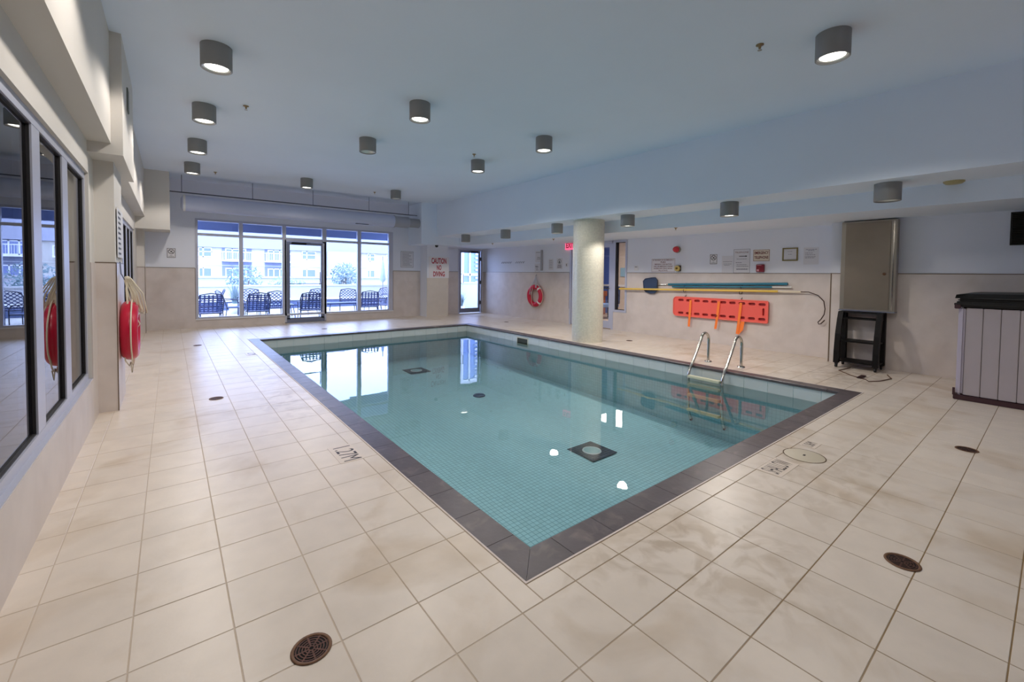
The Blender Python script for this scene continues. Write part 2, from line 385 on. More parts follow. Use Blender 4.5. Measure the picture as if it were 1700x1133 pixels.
# ------------------------------------------------------------------ pool
def pool():
    zf = lambda y: -.97+.037*(y-3.6)
    WX0, WX1, WY0, WY1 = QX0-.025, QX1+.025, QY0-.025, QY1+.025
    mb = MB()
    v = [(WX0,WY0,zf(WY0)),(WX1,WY0,zf(WY0)),(WX1,WY1,zf(WY1)),(WX0,WY1,zf(WY1))]
    mb.add(v, [(0,1,2,3)])
    t = [(a,b,-.03) for a,b,_ in v]
    for i in range(4):
        k = (i+1) % 4; mb.quad(v[i], t[i], t[k], v[k])
    basin = struct('pool_basin', mb, MOSF); basin.data.materials.append(MOSWALL); uvbox(basin)
    for p_ in basin.data.polygons: p_.material_index = 0 if abs(p_.normal.z) > .5 else 1
    # waterline band of white tiles, each tile its own piece
    cache = {}
    def band(wall):
        along = (WY0, WY1) if wall in 'LR' else (WX0, WX1); p = .3005
        off = 1.758 if wall in 'LR' else 1.376
        k = math.floor((along[0]-off)/p)
        a = off+k*p
        while a < along[1]:
            s0, s1 = max(a, along[0]), min(a+p, along[1]); a += p
            if s1-s0 < .02: continue
            wd = round(s1-s0-.004, 4)
            if (wall, wd) not in cache:
                m_ = MB(); z0, z1 = -.32, -.032
                if wall in 'LR':
                    sgn = 1 if wall == 'L' else -1
                    m_.box(0, -wd/2, z0, sgn*.006, wd/2, z1)
                else:
                    sgn = 1 if wall == 'N' else -1
                    m_.box(-wd/2, 0, z0, wd/2, sgn*.006, z1)
                cache[(wall, wd)] = m_.mesh('band_tile', WTILE)
            o = bpy.data.objects.new('band_tile', cache[(wall, wd)]); COL.objects.link(o); o.parent = basin
            c = (s0+s1)/2
            o.location = {'L': (WX0, c, 0), 'R': (WX1, c, 0), 'N': (c, WY0, 0), 'F': (c, WY1, 0)}[wall]
    for wl in 'LRNF': band(wl)
    # coping stones, corners mitred
    def stone(pts, parent=basin):
        # pts outer a, outer b, inner b, inner a ; rounded inner nose
        z1, z0 = .001, -.032
        (ax, ay), (bx, by), (cx, cy), (dx, dy) = pts
        e = .006
        def mid(p, q, t): return (p[0]+(q[0]-p[0])*t, p[1]+(q[1]-p[1])*t)
        di, ci = mid((dx,dy),(ax,ay),.05), mid((cx,cy),(bx,by),.05)
        V = [(ax,ay,z0),(bx,by,z0),(cx,cy,z0),(dx,dy,z0),(ax,ay,z1),(bx,by,z1),(ci[0],ci[1],z1),(di[0],di[1],z1),(cx,cy,z1-e),(dx,dy,z1-e)]
        F = [(0,3,2,1),(4,5,6,7),(0,1,5,4),(7,6,8,9),(9,8,2,3),(1,2,8,6,5),(0,4,7,9,3)]
        MB().add(V, F).build('coping_stone', SLATE, parent)
    g = .0015
    ys = [QY0]+[1.70+.3015*k for k in range(0, 27)]+[QY1]; ys = [y for y in ys if QY0 <= y <= QY1]
    xs = [1.503+.302*k for k in range(0, 16)]; xs = [QX0]+[x for x in xs if QX0+.05 < x < QX1-.05]+[QX1]
    for i in range(len(ys)-1):
        a, b = ys[i]+g, ys[i+1]-g
        oa = PY0 if i == 0 else a; ob = PY1 if i == len(ys)-2 else b
        stone(((PX0, oa+(g if i else 0)*0), (PX0, ob), (QX0, b), (QX0, a)))
        stone(((PX1, oa), (PX1, ob), (QX1, b), (QX1, a)))
    for i in range(len(xs)-1):
        a, b = xs[i]+g, xs[i+1]-g
        oa = PX0+.002 if i == 0 else a; ob = PX1-.002 if i == len(xs)-2 else b
        stone(((oa, PY0), (ob, PY0), (b, QY0), (a, QY0)))
        stone(((oa, PY1), (ob, PY1), (b, QY1), (a, QY1)))
    # black mosaic squares with round covers, white inlets, on the floor
    for (cx, cy, s_) in ((4.30, 3.73, .23), (4.18, 8.62, .23)):
        t = thing('main_drain', 'square black mosaic drain surround on the pool floor, '+('nearer one' if cy < 5 else 'far one'), 'drain', (cx, cy, zf(cy)+.004))
        sq = MB().box(-s_, -s_, 0, s_, s_, .006).build('surround', MOSB, t); uvbox(sq)
        MB().lathe([(0, .022), (.09, .02), (.105, .014), (.11, .006)], n=28).build('round_cover', mat('pale aqua cover', (136, 178, 186), .4), t)
        MB().lathe([(.105, .014), (.122, .014), (.125, .006)], n=28).build('rim', mat('pale grey rim', (190, 205, 210), .4), t)
    cy = 6.45; tag(MB().lathe([(0, .03), (.09, .026), (.11, .01), (.11, 0)], n=24).build('floor_inlet', mat('dark blue grey cover', (48, 66, 90), .4), None, (4.36, cy, zf(cy)+.002)), 'round dark cover on the pool floor, middle of the pool', 'drain cover')
    # skimmer mouth in the right wall
    t = thing('skimmer', 'rectangular skimmer mouth with cream frame in the far right pool wall', 'skimmer', (WX1-.006, 7.42, -.155), -PI/2)
    fr = MB(); fr.box(-.20, -.008, -.085, .20, 0, -.06).box(-.20, -.008, .06, .20, 0, .085).box(-.20, -.008, -.06, -.175, 0, .06).box(.175, -.008, -.06, .20, 0, .06)
    fr.build('frame', mat('cream plastic', (206, 202, 184), .4), t)
    MB().box(-.175, -.003, -.06, .175, .0, .06).build('opening', mat('olive dark', (56, 58, 48), .7), t)
    wt = MB().quad((WX0, WY0, WZ), (WX1, WY0, WZ), (WX1, WY1, WZ), (WX0, WY1, WZ)).build('pool_water', WATER)
    tag(wt, 'still clear blue-green water filling the rectangular pool', 'water', kind='stuff')
pool()
# ------------------------------------------------------------------ ceilings and bulkheads
struct('ceiling', MB().box(XL-.2, YB, ZC, 8.75, 11.62, ZC+.15).box(XL-.2, 11.62, ZC+.012, 8.75, YW+.1, ZC+.15), CEIL)
struct('ceiling', MB().box(6.26, YB, ZL, 8.75, 11.60, ZC), CEIL)
struct('ceiling_beam', MB().box(7.05, YB, ZB, 8.75, 11.60, ZL), CEIL)
struct('ceiling_beam', MB().box(5.77, 11.60, ZB, 8.75, YW, ZC), CEIL)
struct('ceiling_bulkhead', MB().box(XL, YB, 2.435, -.39, 5.16, ZC), CREAM)
struct('ceiling_bulkhead', MB().box(XL, 5.16, 2.343, -.311, 6.62, ZC), CREAM)
struct('ceiling_bulkhead', MB().box(XL, 6.62, 2.435, -.39, 11.60, ZC), CREAM)
struct('ceiling_bulkhead', MB().box(XL, 11.60, 2.19, .015, YW, ZC), CREAM)
# ------------------------------------------------------------------ walls
def wall_left():
    T = .25; mb = MB(); x0, x1 = XL-T, XL
    W1 = (YB+.6, 5.20, .385, 2.165); W2 = (8.2, 11.35, .385, 2.13)
    for a, b, wz in ((YB, W1[0], None), (W1[0], W1[1], W1), (W1[1], W2[0], None), (W2[0], W2[1], W2), (W2[1], YW, None)):
        if wz is None: mb.box(x0, a, 0, x1, b, ZC)
        else: mb.box(x0, a, 0, x1, b, wz[2]); mb.box(x0, a, wz[3], x1, b, ZC)
    wl = struct('wall_left', mb, CREAM)
    # wainscot
    ws = MB(); t = .008
    ws.box(XL, YB, 0, XL+t, W1[0]-.05, WAIN).box(XL, W1[0]-.05, 0, XL+t, W1[1], .385).box(XL, W1[1]+.002, 0, XL+t, 5.52, WAIN).box(XL, 6.30, 0, XL+t, W2[0], WAIN).box(XL, W2[0], 0, XL+t, W2[1], .385).box(XL, W2[1], 0, XL+t, 12.03, WAIN)
    ws.build('wainscot', PORC, wl)
    return W1, W2
W1, W2 = wall_left()
def pier(name, x0, y0, x1, y1, z1, nx, wains=WAIN, faces='fr'):
    """pier with tile cladding to the wainscot height and brown edge trims"""
    p_ = struct(name, MB().box(x0, y0, 0, x1, y1, z1), CREAM)
    t = .008
    MB().box(x0, y0-t, 0, x1+t, y0, wains).box(x1, y0, 0, x1+t, y1, wains).build('cladding', PORC, p_)
    MB().box(x0, y0-t-.002, wains, x1+t+.002, y0, wains+.008).box(x1, y0, wains, x1+t+.002, y1, wains+.008).box(x1+t-.004, y0-t-.003, 0, x1+t+.003, y0-t+.006, wains).build('edge_trim', TRIMB, p_)
    return p_
pier('pilaster', XL, 5.52, -.402, 6.30, 2.343, 1)
pier('pilaster', XL, 12.03, -.42, YW, 2.19, 1)
p2 = struct('pilaster', MB().box(6.18, 12.03, 0, 6.90, YW, ZB), WHITE)
MB().box(6.17, 12.02, 0, 6.91, 12.03, 1.20).build('cladding', mat('pale tile', (214, 206, 196), .4, noise=.03), p2)

def frame_rect(mb, a0, a1, z0, z1, t, d0, d1, axis):
    """picture frame in the plane across `axis`"""
    def bx(u0, v0, u1, v1):
        if axis == 'x': mb.box(d0, u0, v0, d1, u1, v1)
        else: mb.box(u0, d0, v0, u1, d1, v1)
    bx(a0, z0, a1, z0+t); bx(a0, z1-t, a1, z1); bx(a0, z0+t, a0+t, z1-t); bx(a1-t, z0+t, a1, z1-t)
def side_window(name, W, mulls, fw=.07):
    a0, a1, z0, z1 = W; r = sroot(name)
    mb = MB(); frame_rect(mb, a0, a1, z0, z1, .06, XL-.09, XL-.022, 'x'); mb.build('frame', ALU, r)
    edges = [a0+.06]
    for m_ in mulls:
        MB().box(XL-.09, m_[0], z0+.06, XL-.024, m_[1], z1-.06).build('mullion', ALU, r); edges += [m_[0], m_[1]]
    edges.append(a1-.06)
    for i in range(0, len(edges), 2):
        g0, g1 = edges[i], edges[i+1]
        gk = MB(); frame_rect(gk, g0, g1, z0+.06, z1-.06, .008, XL-.0448, XL-.032, 'x'); gk.build('gasket', GASK if 1 else ALUD, r)
        MB().box(XL-.055, g0+.002, z0+.062, XL-.045, g1-.002, z1-.062).build('pane', DGLASS, r)
    MB().box(XL-.022, a0+.002, z0, XL+.004, a1-.002, z0+.006).build('sill', ALU, r)
    return r
side_window('window_1', W1, [(.6, .78), (1.65, 1.83), (2.53, 2.71), (3.39, 3.57), (4.215, 4.41)])
side_window('window_2', W2, [(8.95, 9.13), (9.7, 9.88), (10.45, 10.63)])
# dim corridor behind the left windows
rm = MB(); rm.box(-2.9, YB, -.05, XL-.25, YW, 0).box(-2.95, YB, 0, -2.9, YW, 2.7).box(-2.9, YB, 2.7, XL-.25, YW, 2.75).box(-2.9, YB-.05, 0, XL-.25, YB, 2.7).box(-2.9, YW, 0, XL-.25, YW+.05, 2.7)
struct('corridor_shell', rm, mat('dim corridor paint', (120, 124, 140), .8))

def wall_window():
    y0, y1 = YW, YW+.22
    L, R_, Z0, Z1 = .47, 5.27, .20, 2.56
    DX0, DX1 = 2.34, 3.36
    mb = MB()
    mb.box(XL-.25, y0, 0, L, y1, ZC+.1).box(R_, y0, 0, 7.55, y1, ZC+.1).box(L, y0, Z1, R_, y1, ZC+.1).box(L, y0, 0, DX0, y1, Z0).box(DX1, y0, 0, R_, y1, Z0)
    mb.box(7.55, y0, 2.17, 8.50, y1, ZC+.1).box(8.50, y0, 0, 8.75, y1, ZC+.1)
    wl = struct('wall_far', mb, WHITE)
    ws = MB(); t = .008
    for a, b, z in ((-.42, L, WAIN), (L, DX0, Z0), (DX1, R_, Z0), (R_, 6.17, WAIN), (6.91, 7.55, WAIN)): ws.box(a, y0-t, 0, b, y0, z)
    ws.build('wainscot', PORC, wl)
    tr = MB()
    for a, b in ((-.42, L-.01), (R_+.01, 6.17), (6.91, 7.55)): tr.box(a, y0-t-.003, WAIN, b, y0, WAIN+.009)
    tr.box(L-.012, y0-t-.003, Z0-.01, L-.003, y0, WAIN).box(R_+.003, y0-t-.003, Z0-.01, R_+.012, y0, WAIN)
    tr.build('edge_trim', TRIMB, wl)
    # the glazing
    r = sroot('window_3'); d0, d1 = YW-.01, YW+.09
    f = MB(); frame_rect(f, L, R_, Z0, Z1, .05, d0, d1, 'y'); f.build('frame', ALU, r)
    m_ = [(1.335, 1.42), (2.285, 2.375), (3.265, 3.37), (4.215, 4.315)]
    for a, b in m_: MB().box(a, d0, Z0+.05, b, d1, Z1-.05).build('mullion', ALU, r)
    MB().box(R_-.05, d0, Z0+.05, R_-.13, d1, Z1-.05).build('mullion', ALU, r)
    bays = [(L+.05, 1.335), (1.42, 2.285), (2.375, 3.265), (3.37, 4.215), (4.315, R_-.13)]
    for a, b in bays:
        MB().box(a, d0+.01, 2.165, b, d1, 2.225).build('transom', ALU, r)
        MB().box(a, d0+.04, 2.225, b, d0+.046, Z1-.05).build('pane', CLEAR, r)
    for a, b in bays[:2]+bays[3:]: MB().box(a, d0+.04, Z0+.05, b, d0+.046, 2.165).build('pane', CLEAR, r)
    # sill line
    MB().box(L-.01, d0-.02, Z0-.012, DX0, d0, Z0+.012).box(DX1, d0-.02, Z0-.012, R_+.01, d0, Z0+.012).build('sill', WWHITE, r)
    # fill below the door bay is the door itself
    d = sroot('door_1')
    fr = MB(); fr.box(2.34, YW-.01, 0, 2.385, YW+.09, 2.165).box(3.315, YW-.01, 0, 3.36, YW+.09, 2.165).box(2.385, YW-.01, 2.13, 3.315, YW+.09, 2.165); fr.build('door_frame', ALU, d)
    lf = MB(); frame_rect(lf, 2.39, 3.31, .02, 2.125, .075, YW+.015, YW+.06, 'y'); lf.box(2.39, YW+.015, .095, 3.31, YW+.06, .13); leaf = lf.build('door_leaf', ALUD, d)
    MB().box(2.465, YW+.035, .13, 3.235, YW+.041, 2.05).build('pane', CLEAR, d)
    MB().tube([(3.19, YW+.01, 1.33), (3.19, YW-.05, 1.33), (3.19, YW-.06, 1.31), (3.19, YW-.06, 1.03), (3.19, YW-.05, 1.01), (3.19, YW+.01, 1.01)], .012, 8).build('door_handle', CHROME, d)
    MB().lathe([(0, -.02), (.022, -.02), (.022, 0)], (3.27, YW+.015, .93), axis='y', n=14).build('lock', BLACK, d)
    MB().box(2.50, YW-.035, 2.06, 2.86, YW+.015, 2.10, .006).box(2.50, YW-.06, 2.10, 2.95, YW-.04, 2.115).build('door_closer', BLACK, d)
    MB().box(2.47, YW+.03, 1.02, 3.235, YW+.045, 1.035).build('push_bar', ALUD, d)
    MB().box(2.34, YW-.01, 0, 3.36, YW+.09, .02).build('threshold', ALUD, d)
    d = sroot('door_2')
    fr = MB(); fr.box(7.55, YW-.01, 0, 7.60, YW+.1, 2.17).box(8.46, YW-.01, 0, 8.52, YW+.1, 2.17).box(7.60, YW-.01, 2.12, 8.46, YW+.1, 2.17); fr.build('door_frame', ALU, d)
    lf = MB(); frame_rect(lf, 7.60, 8.44, .02, 2.12, .07, YW+.01, YW+.055, 'y'); lf.box(7.67, YW+.01, .09, 8.37, YW+.055, .17); lf.build('door_leaf', ALUD, d)
    MB().box(7.67, YW+.03, .17, 8.37, YW+.036, 2.05).build('pane', CLEAR, d)
    MB().tube([(7.66, YW+.01, 1.33), (7.72, YW-.06, 1.33), (7.72, YW-.06, 1.03), (7.66, YW+.01, 1.03)], .012, 8).build('door_handle', CHROME, d)
    MB().box(8.05, YW-.04, 2.05, 8.32, YW+.01, 2.10, .005).box(7.95, YW-.06, 2.10, 8.3, YW-.045, 2.112).build('door_closer', BLACK, d)
    for z in (.35, 1.05, 1.85): MB().box(8.435, YW-.02, z-.06, 8.465, YW+.01, z+.06).build('hinge', BLACK, d)
wall_window()

def wall_right():
    # near part stands proud, far part set back, with the side door behind the column
    DY0, DY1 = 6.42, 8.30; SY0, SY1 = 6.42, 6.84          # sidelight is the nearer bay
    mb = MB()
    mb.box(XR1, YB, 0, 8.75, 2.28, ZL)
    mb.box(XR2, 2.28, 0, 8.75, SY0, ZL).box(XR2, SY0, 0, 8.75, SY1, .45).box(XR2, SY0, 2.19, 8.75, DY1, ZL).box(XR2, DY1, 0, 8.75, YW, ZL)
    wl = struct('wall_right', mb, WHITE)
    t = .008; ws = MB()
    ws.box(XR1-t, YB, 0, XR1, 2.28, WAIN).box(XR1-t, 2.28, 0, XR2, 2.28+t, WAIN)
    ws.box(XR2-t, 2.29, 0, XR2, SY0-.01, WAIN).box(XR2-t, SY0-.01, 0, XR2, SY1-.03, .44).box(XR2-t, DY1, 0, XR2, YW, WAIN)
    ws.build('wainscot', PORC, wl)
    tr = MB()
    tr.box(XR1-t-.004, YB, WAIN, XR1, 2.28, WAIN+.01).box(XR2-t-.003, 2.28, WAIN, XR2, SY0-.01, WAIN+.008).box(XR2-t-.003, DY1, WAIN, XR2, YW, WAIN+.008)
    tr.box(XR1-t-.005, 2.262, 0, XR1, 2.276, WAIN).box(XR2-t-.003, DY1, .42, XR2, DY1+.012, WAIN)
    tr.build('edge_trim', TRIMB, wl)
    d = sroot('door_3'); x0, x1 = XR2-.012, XR2+.09
    fr = MB()
    fr.box(x0, SY1-.03, 0, x1, SY1+.03, 2.19).box(x0, DY1-.06, 0, x1, DY1, 2.19).box(x0, SY1, 2.13, x1, DY1, 2.19); fr.build('door_frame', ALU, d)
    lf = MB()
    for a, b in ((SY1+.035, 7.56), (7.57, DY1-.065)):
        frame_rect(lf, a, b, .02, 2.12, .085, x0+.015, x0+.055, 'x'); lf.box(x0+.015, a+.08, .1, x0+.055, b-.08, .20)
    lf.build('door_leaf', ALU, d)
    MB().box(x0+.03, SY1+.12, .2, x0+.036, 7.475, 2.035).box(x0+.03, 7.655, .2, x0+.036, DY1-.15, 2.035).build('pane', CLEAR, d)
    MB().box(x0-.03, SY1+.08, 1.0, x0-.012, 7.5, 1.03).build('push_bar', CHROME, d)
    w_ = sroot('window_4')
    f = MB(); frame_rect(f, SY0, SY1-.03, .45, 2.19, .05, x0, x1, 'x'); f.build('frame', ALU, w_)
    MB().box(x0+.05, SY0+.05, .5, x0+.056, SY1-.08, 2.14).build('pane', CLEAR, w_)
    g = MB(); frame_rect(g, SY0+.05, SY1-.08, .5, 2.14, .012, x0+.02, x0+.06, 'x'); g.box(x0+.01, SY1-.135, .5, x0+.06, SY1-.08, 2.14); g.build('gasket', GASK, w_)
wall_right()
struct('wall_back', MB().box(XL-.25, YB-.2, 0, 8.75, YB, ZC), WHITE)

# ------------------------------------------------------------------ room behind the side door
def side_room():
    x0, x1, y0, y1 = 8.76, 12.2, 5.2, 11.5
    mb = MB(); mb.box(x0, y0, -.05, x1, y1, 0); struct('side_room_floor', mb, mat('warm side room floor', (196, 176, 160), .4))
    mb = MB(); mb.box(x0, y0-.1, 0, x1, y0, 2.6).box(x0, y1, 0, x1, y1+.1, 2.6).box(x0, y0, 2.6, x1, y1, 2.7)
    struct('side_room_shell', mb, mat('lilac side room paint', (170, 164, 186), .7))
    struct('side_room_wall', MB().box(x1, 9.75, 0, x1+.1, y1, 2.6), BLUEW); struct('side_room_wall', MB().box(x1, y0, 0, x1+.1, 9.75, 2.6), mat('cream side room paint', (214, 200, 186), .7))
    struct('trim_1', MB().box(x1-.04, y0, .95, x1, y1, 1.02), WWHITE)
    t = thing('sun_chair', 'blue lounge chair seen through the side door glass, right of the column', 'chair', (10.6, 8.75, 0), -1.9)
    MB().box(-.3, -.3, .36, .3, .3, .46, .02).build('seat', mat('blue grey cushion', (110, 140, 186), .7), t)
    MB().box(-.3, .24, .46, .3, .34, 1.0, .02).build('backrest', mat('slate patterned cloth', (60, 72, 104), .7, noise=.5, nscale=14), t)
    for a in (-.27, .27):
        for b in (-.27, .27): MB().tube([(a, b, 0), (a*.95, b*.95, .37)], .018, 6).build('leg', BLACK, t)
    t = thing('console_table', 'reddish wood console table with white top inside the side room', 'table', (11.6, 10.2, 0), 0)
    MB().box(-.25, -.5, .62, .25, .9, .8, .01).build('tabletop', WOOD, t)
    for b in (-.42, .82): MB().box(-.2, b-.04, 0, .2, b+.04, .62).build('leg', WOOD, t)
    t = tag(MB().box(-.02, -.22, -.15, 0, .22, .15, .004).build('wall_board', mat('pale blue board', (150, 186, 206), .5), None, (12.19, 9.2, 1.45)), 'pale blue board on the side room wall, seen through the sidelight', 'board')
    l = bpy.data.lights.new('side_room_light', 'AREA'); l.energy = 70; l.size = 1.2; l.color = (1, .93, .86)
    lt = thing('ceiling_panel', 'square lit ceiling panel in the side room', 'ceiling light', (10.5, 8, 2.6))
    MB().box(-.16, -.16, -.03, .16, .16, 0).build('diffuser', mat('lit diffuser', (255, 250, 240), .5, emit=(255, 246, 232), est=2.5), lt)
    o = bpy.data.objects.new('bulb', l); COL.objects.link(o); o.parent = lt; o.location = (0, 0, -.05)
side_room()

# ------------------------------------------------------------------ column
def column():
    n = 64; R_ = .31; mb = MB(); mb.lathe([(R_, 0), (R_, ZL)], n=n); o = mb.build('column', MOSW, None, (6.655, 5.95, 0), kind='structure')
    uv = o.data.uv_layers.new(name='UVMap')
    for i, p in enumerate(o.data.polygons):
        for li in p.loop_indices:
            vi = o.data.loops[li].vertex_index; k = vi % n
            if k == 0 and i % n == n-1: k = n
            uv.data[li].uv = (k/n*2*PI*R_, o.data.vertices[vi].co.z)
column()

# ------------------------------------------------------------------ ceiling lamps
def lamp_proto():
    t = thing('ceiling_light', '', 'ceiling light', (0, 0, 0), group='cylinder lamps on the ceilings')
    R_, H_ = .125, .205
    MB().lathe([(R_-.012, -.035), (R_-.012, -H_), (R_-.006, -H_-.002), (R_, -H_+.002), (R_, 0)], n=32).build('housing', LAMPG, t)
    MB().lathe([(R_-.013, -H_+.012), (R_-.03, -H_+.014), (R_-.05, -.06), (0, -.06)], n=32).build('reflector', mat('lamp reflector', (235, 235, 230), .25, metal=.3), t)
    return t
proto = lamp_proto()
DISC = MB().lathe([(0, -.178), (.06, -.182), (.092, -.186)], n=28).mesh('bulb_disc', mat('lit lamp glass', (255, 250, 238), .5, emit=(255, 250, 240), est=5.0))
DISCOFF = MB().lathe([(0, -.12), (.03, -.125), (.04, -.10), (.05, -.07)], n=16).mesh('bulb_disc', mat('unlit bulb', (150, 150, 150), .2))
lamps = [(.36, 4.89, ZC, 1, 'lit lamp nearest the camera in the left row'), (.36, 6.69, ZC, 1, 'lit lamp, second in the left row'), (.365, 8.52, ZC, 1, 'lit lamp, third in the left row'),
         (.36, 10.38, ZC, 1, 'lit lamp, last in the left row, by the duct'), (2.41, 4.90, ZC, 1, 'lit lamp nearest the camera in the second row over the pool'),
         (2.42, 6.70, ZC, 0, 'unlit lamp in the second row over the pool'), (2.40, 10.41, ZC, 1, 'lit lamp in front of the duct, above the glass door'),
         (4.45, 4.90, ZC, 1, 'lit lamp right of the pool middle, nearer of the pair'), (4.43, 6.66, ZC, 1, 'lit lamp over the pool middle, farther of the pair'),
         (4.47, 10.41, ZC, 0, 'unlit lamp by the right end of the duct'), (4.43, 1.265, ZC, 1, 'large lit lamp at the upper right, by a sprinkler'),
         (6.56, 10.45, ZL, 1, 'dim lit lamp on the low ceiling next to the caution pier'), (6.57, 8.61, ZL, 0, 'unlit lamp on the low ceiling before the far right door'),
         (6.60, 6.81, ZL, 1, 'lit lamp on the low ceiling, left of the column'), (6.58, 4.95, ZL, 1, 'lit lamp on the low ceiling, right of the column'),
         (6.55, 3.10, ZL, 1, 'lit lamp on the low ceiling above the notices'), (6.57, 1.29, ZL, 0, 'unlit lamp on the low ceiling left of the round smoke detector'),
         (2.41, 1.27, ZC, 1, 'unseen lamp added over the nearest pool corner, above the frame'), (.36, 1.05, ZC, 1, 'unseen lamp added over the camera, above the frame'), (.36, 2.9, ZC, 1, 'unseen lamp added over the near left deck, above the frame')]  # unseen lamps continuing the rows, added to brighten the near deck
for i, (x, y, z, on, lb) in enumerate(lamps):
    o = proto if i == 0 else dup(proto, (x, y, z)); o.location = (x, y, z)
    o['label'] = 'grey cylinder ceiling lamp, '+lb if len(lb.split()) < 12 else 'grey ceiling lamp, '+lb
for i, (x, y, z, on, lb) in enumerate(lamps):
    o = [c for c in bpy.data.objects if c.name.startswith('ceiling_light') and (c.location-Vector((x, y, z))).length < .01][0]
    d = bpy.data.objects.new('bulb_disc', DISC if on else DISCOFF); COL.objects.link(d); d.parent = o
    if on:
        l = bpy.data.lights.new('lamp_beam', 'SPOT'); l.energy = LAMP_W*(.4 if y > 10.4 and z < 3 else .3 if y < 1.2 else .9 if (y < 1.3 and x < 3) else 1.25 if abs(y-2.9) < .05 else 1); l.color = LAMP_COL; l.spot_size = math.radians(146); l.spot_blend = .25; l.shadow_soft_size = .09
        lo = bpy.data.objects.new('lamp_beam', l); COL.objects.link(lo); lo.parent = o; lo.location = (0, 0, -.21)
# sprinklers and detector
sp = thing('sprinkler', 'small brass sprinkler head on the ceiling, upper left', 'sprinkler', (0, 0, 0), group='ceiling sprinklers')
MB().lathe([(.032, 0), (.032, -.006), (.012, -.01), (.010, -.035), (0, -.036)], n=14).build('body', mat('brass', (150, 128, 96), .4, metal=.7), sp)
MB().lathe([(0, -.048), (.018, -.048), (.018, -.05), (0, -.05)], n=12).build('deflector', STEEL, sp)
sps = [(.77, 6.37, ZC, 'small sprinkler head beside the left row of lamps'), (4.14, 6.34, ZC, 'small sprinkler head just behind the lamp over the pool middle'), (4.14, 1.73, ZC, 'small sprinkler head left of the large upper right lamp'),
       (.77, 11.0, ZC, 'small sprinkler head in front of the duct at the left'), (4.13, 10.94, ZC, 'small sprinkler head in front of the duct at the right'), (7.1, 4.3, ZB, 'small sprinkler head on the beam above the red strobe'),
       (7.25, 7.6, ZB, 'small sprinkler head on the beam left of the column'), (7.1, 9.9, ZB, 'small sprinkler head on the beam before the far right door')]
for i, (x, y, z, lb) in enumerate(sps):
    o = sp if i == 0 else dup(sp, (0, 0, 0)); o.location = (x, y, z); o['label'] = lb
tag(MB().lathe([(.09, 0), (.09, -.012), (.07, -.03), (0, -.034)], n=24).build('smoke_detector', mat('beige plastic', (176, 164, 120), .5), None, (6.95, .79, ZL)), 'flat round beige smoke detector on the low ceiling, right of a lamp', 'smoke detector')
tag(MB().lathe([(.05, 0), (.05, -.02), (.04, -.045), (.02, -.06), (0, -.064)], n=20).build('dome_camera', BLACK, None, (6.42, 11.88, ZB)), 'small black dome camera under the beam above the caution sign', 'camera')
tag(MB().box(-.012, -.075, -.11, .006, .075, .11, .004).build('wall_speaker', mat('olive grey box', (112, 118, 112), .6), None, (-.305, 5.75, 3.0)), 'small flat grey box high on the left bulkhead', 'speaker')

# ------------------------------------------------------------------ duct under the ceiling
def duct():
    t = thing('air_duct', 'long round fabric air duct hanging in front of the window wall', 'duct', (0, 11.78, 2.80))
    dm = mat('pale blue grey duct cloth', (196, 204, 230), .6, bump=.1, bscale=8)
    MB().lathe([(.0, .22), (.10, .20), (.165, .235), (.17, .26), (.17, 4.98)], axis='x', n=28).build('tube', dm, t)
    MB().lathe([(.175, 4.98), (.18, 5.0), (.155, 5.06), (.16, 5.42), (.15, 5.44)], axis='x', n=28).build('collar', mat('grey duct collar', (164, 168, 180), .4), t)
    MB().lathe([(.13, 5.42), (.13, 5.76)], axis='x', n=24).build('outlet', mat('dull grey sleeve', (150, 152, 158), .5), t)
    MB().lathe([(.178, .24), (.178, .28)], axis='x', n=28).build('end_ring', WWHITE, t)
    MB().tube([(.0, 0, .225), (5.72, 0, .225)], .012, 6).build('rail', mat('dark grey rail', (84, 86, 98), .5, metal=.4), t)
    for x in (.22, 1.54, 2.86, 4.29, 5.45): MB().tube([(x, 0, .225), (x, 0, .60)], .007, 6).build('hanger_rod', ALUD, t)
    MB().box(3.9, -.1, -.16, 4.25, -.02, -.15).build('vent_slot', DARK, t)
duct()

# ------------------------------------------------------------------ signs and wall fittings
K = XR2/8.24
def W(y, z): return y*K, 1.335+(z-1.335)*K
def wallthing(name, label, cat, y, z, X=XR2, group=None): return thing(name, label, cat, (X, y, z), -PI/2, group)
def plate(t, w_, h_, m=PLATE, d=.003, name='board', bev=0):
    return MB().box(-w_/2, -d, -h_/2, w_/2, 0, h_/2, bev).build(name, m, t)
def border(t, w_, h_, th, m, y=-.0036, inset=.004):
    a, b = w_/2-inset, h_/2-inset; mb = MB()
    mb.box(-a, y, b-th, a, -.001, b).box(-a, y, -b, a, -.001, -b+th).box(-a, y, -b, -a+th, -.001, b).box(a-th, y, -b, a, -.001, b); mb.build('border', m, t)
t = thing('caution_sign', 'white sign with red CAUTION NO DIVING lettering on the far pier', 'sign', (6.58, 12.02, 1.53))
plate(t, .70, .66, PLATE, .004)
text(t, 'CAUTION', INKR, 0, .19, .17, .52, -.0055, bold=.03); text(t, 'NO', INKR, 0, -.015, .15, .16, -.0055, bold=.03); text(t, 'DIVING', INKR, 0, -.215, .15, .40, -.0055, bold=.03)
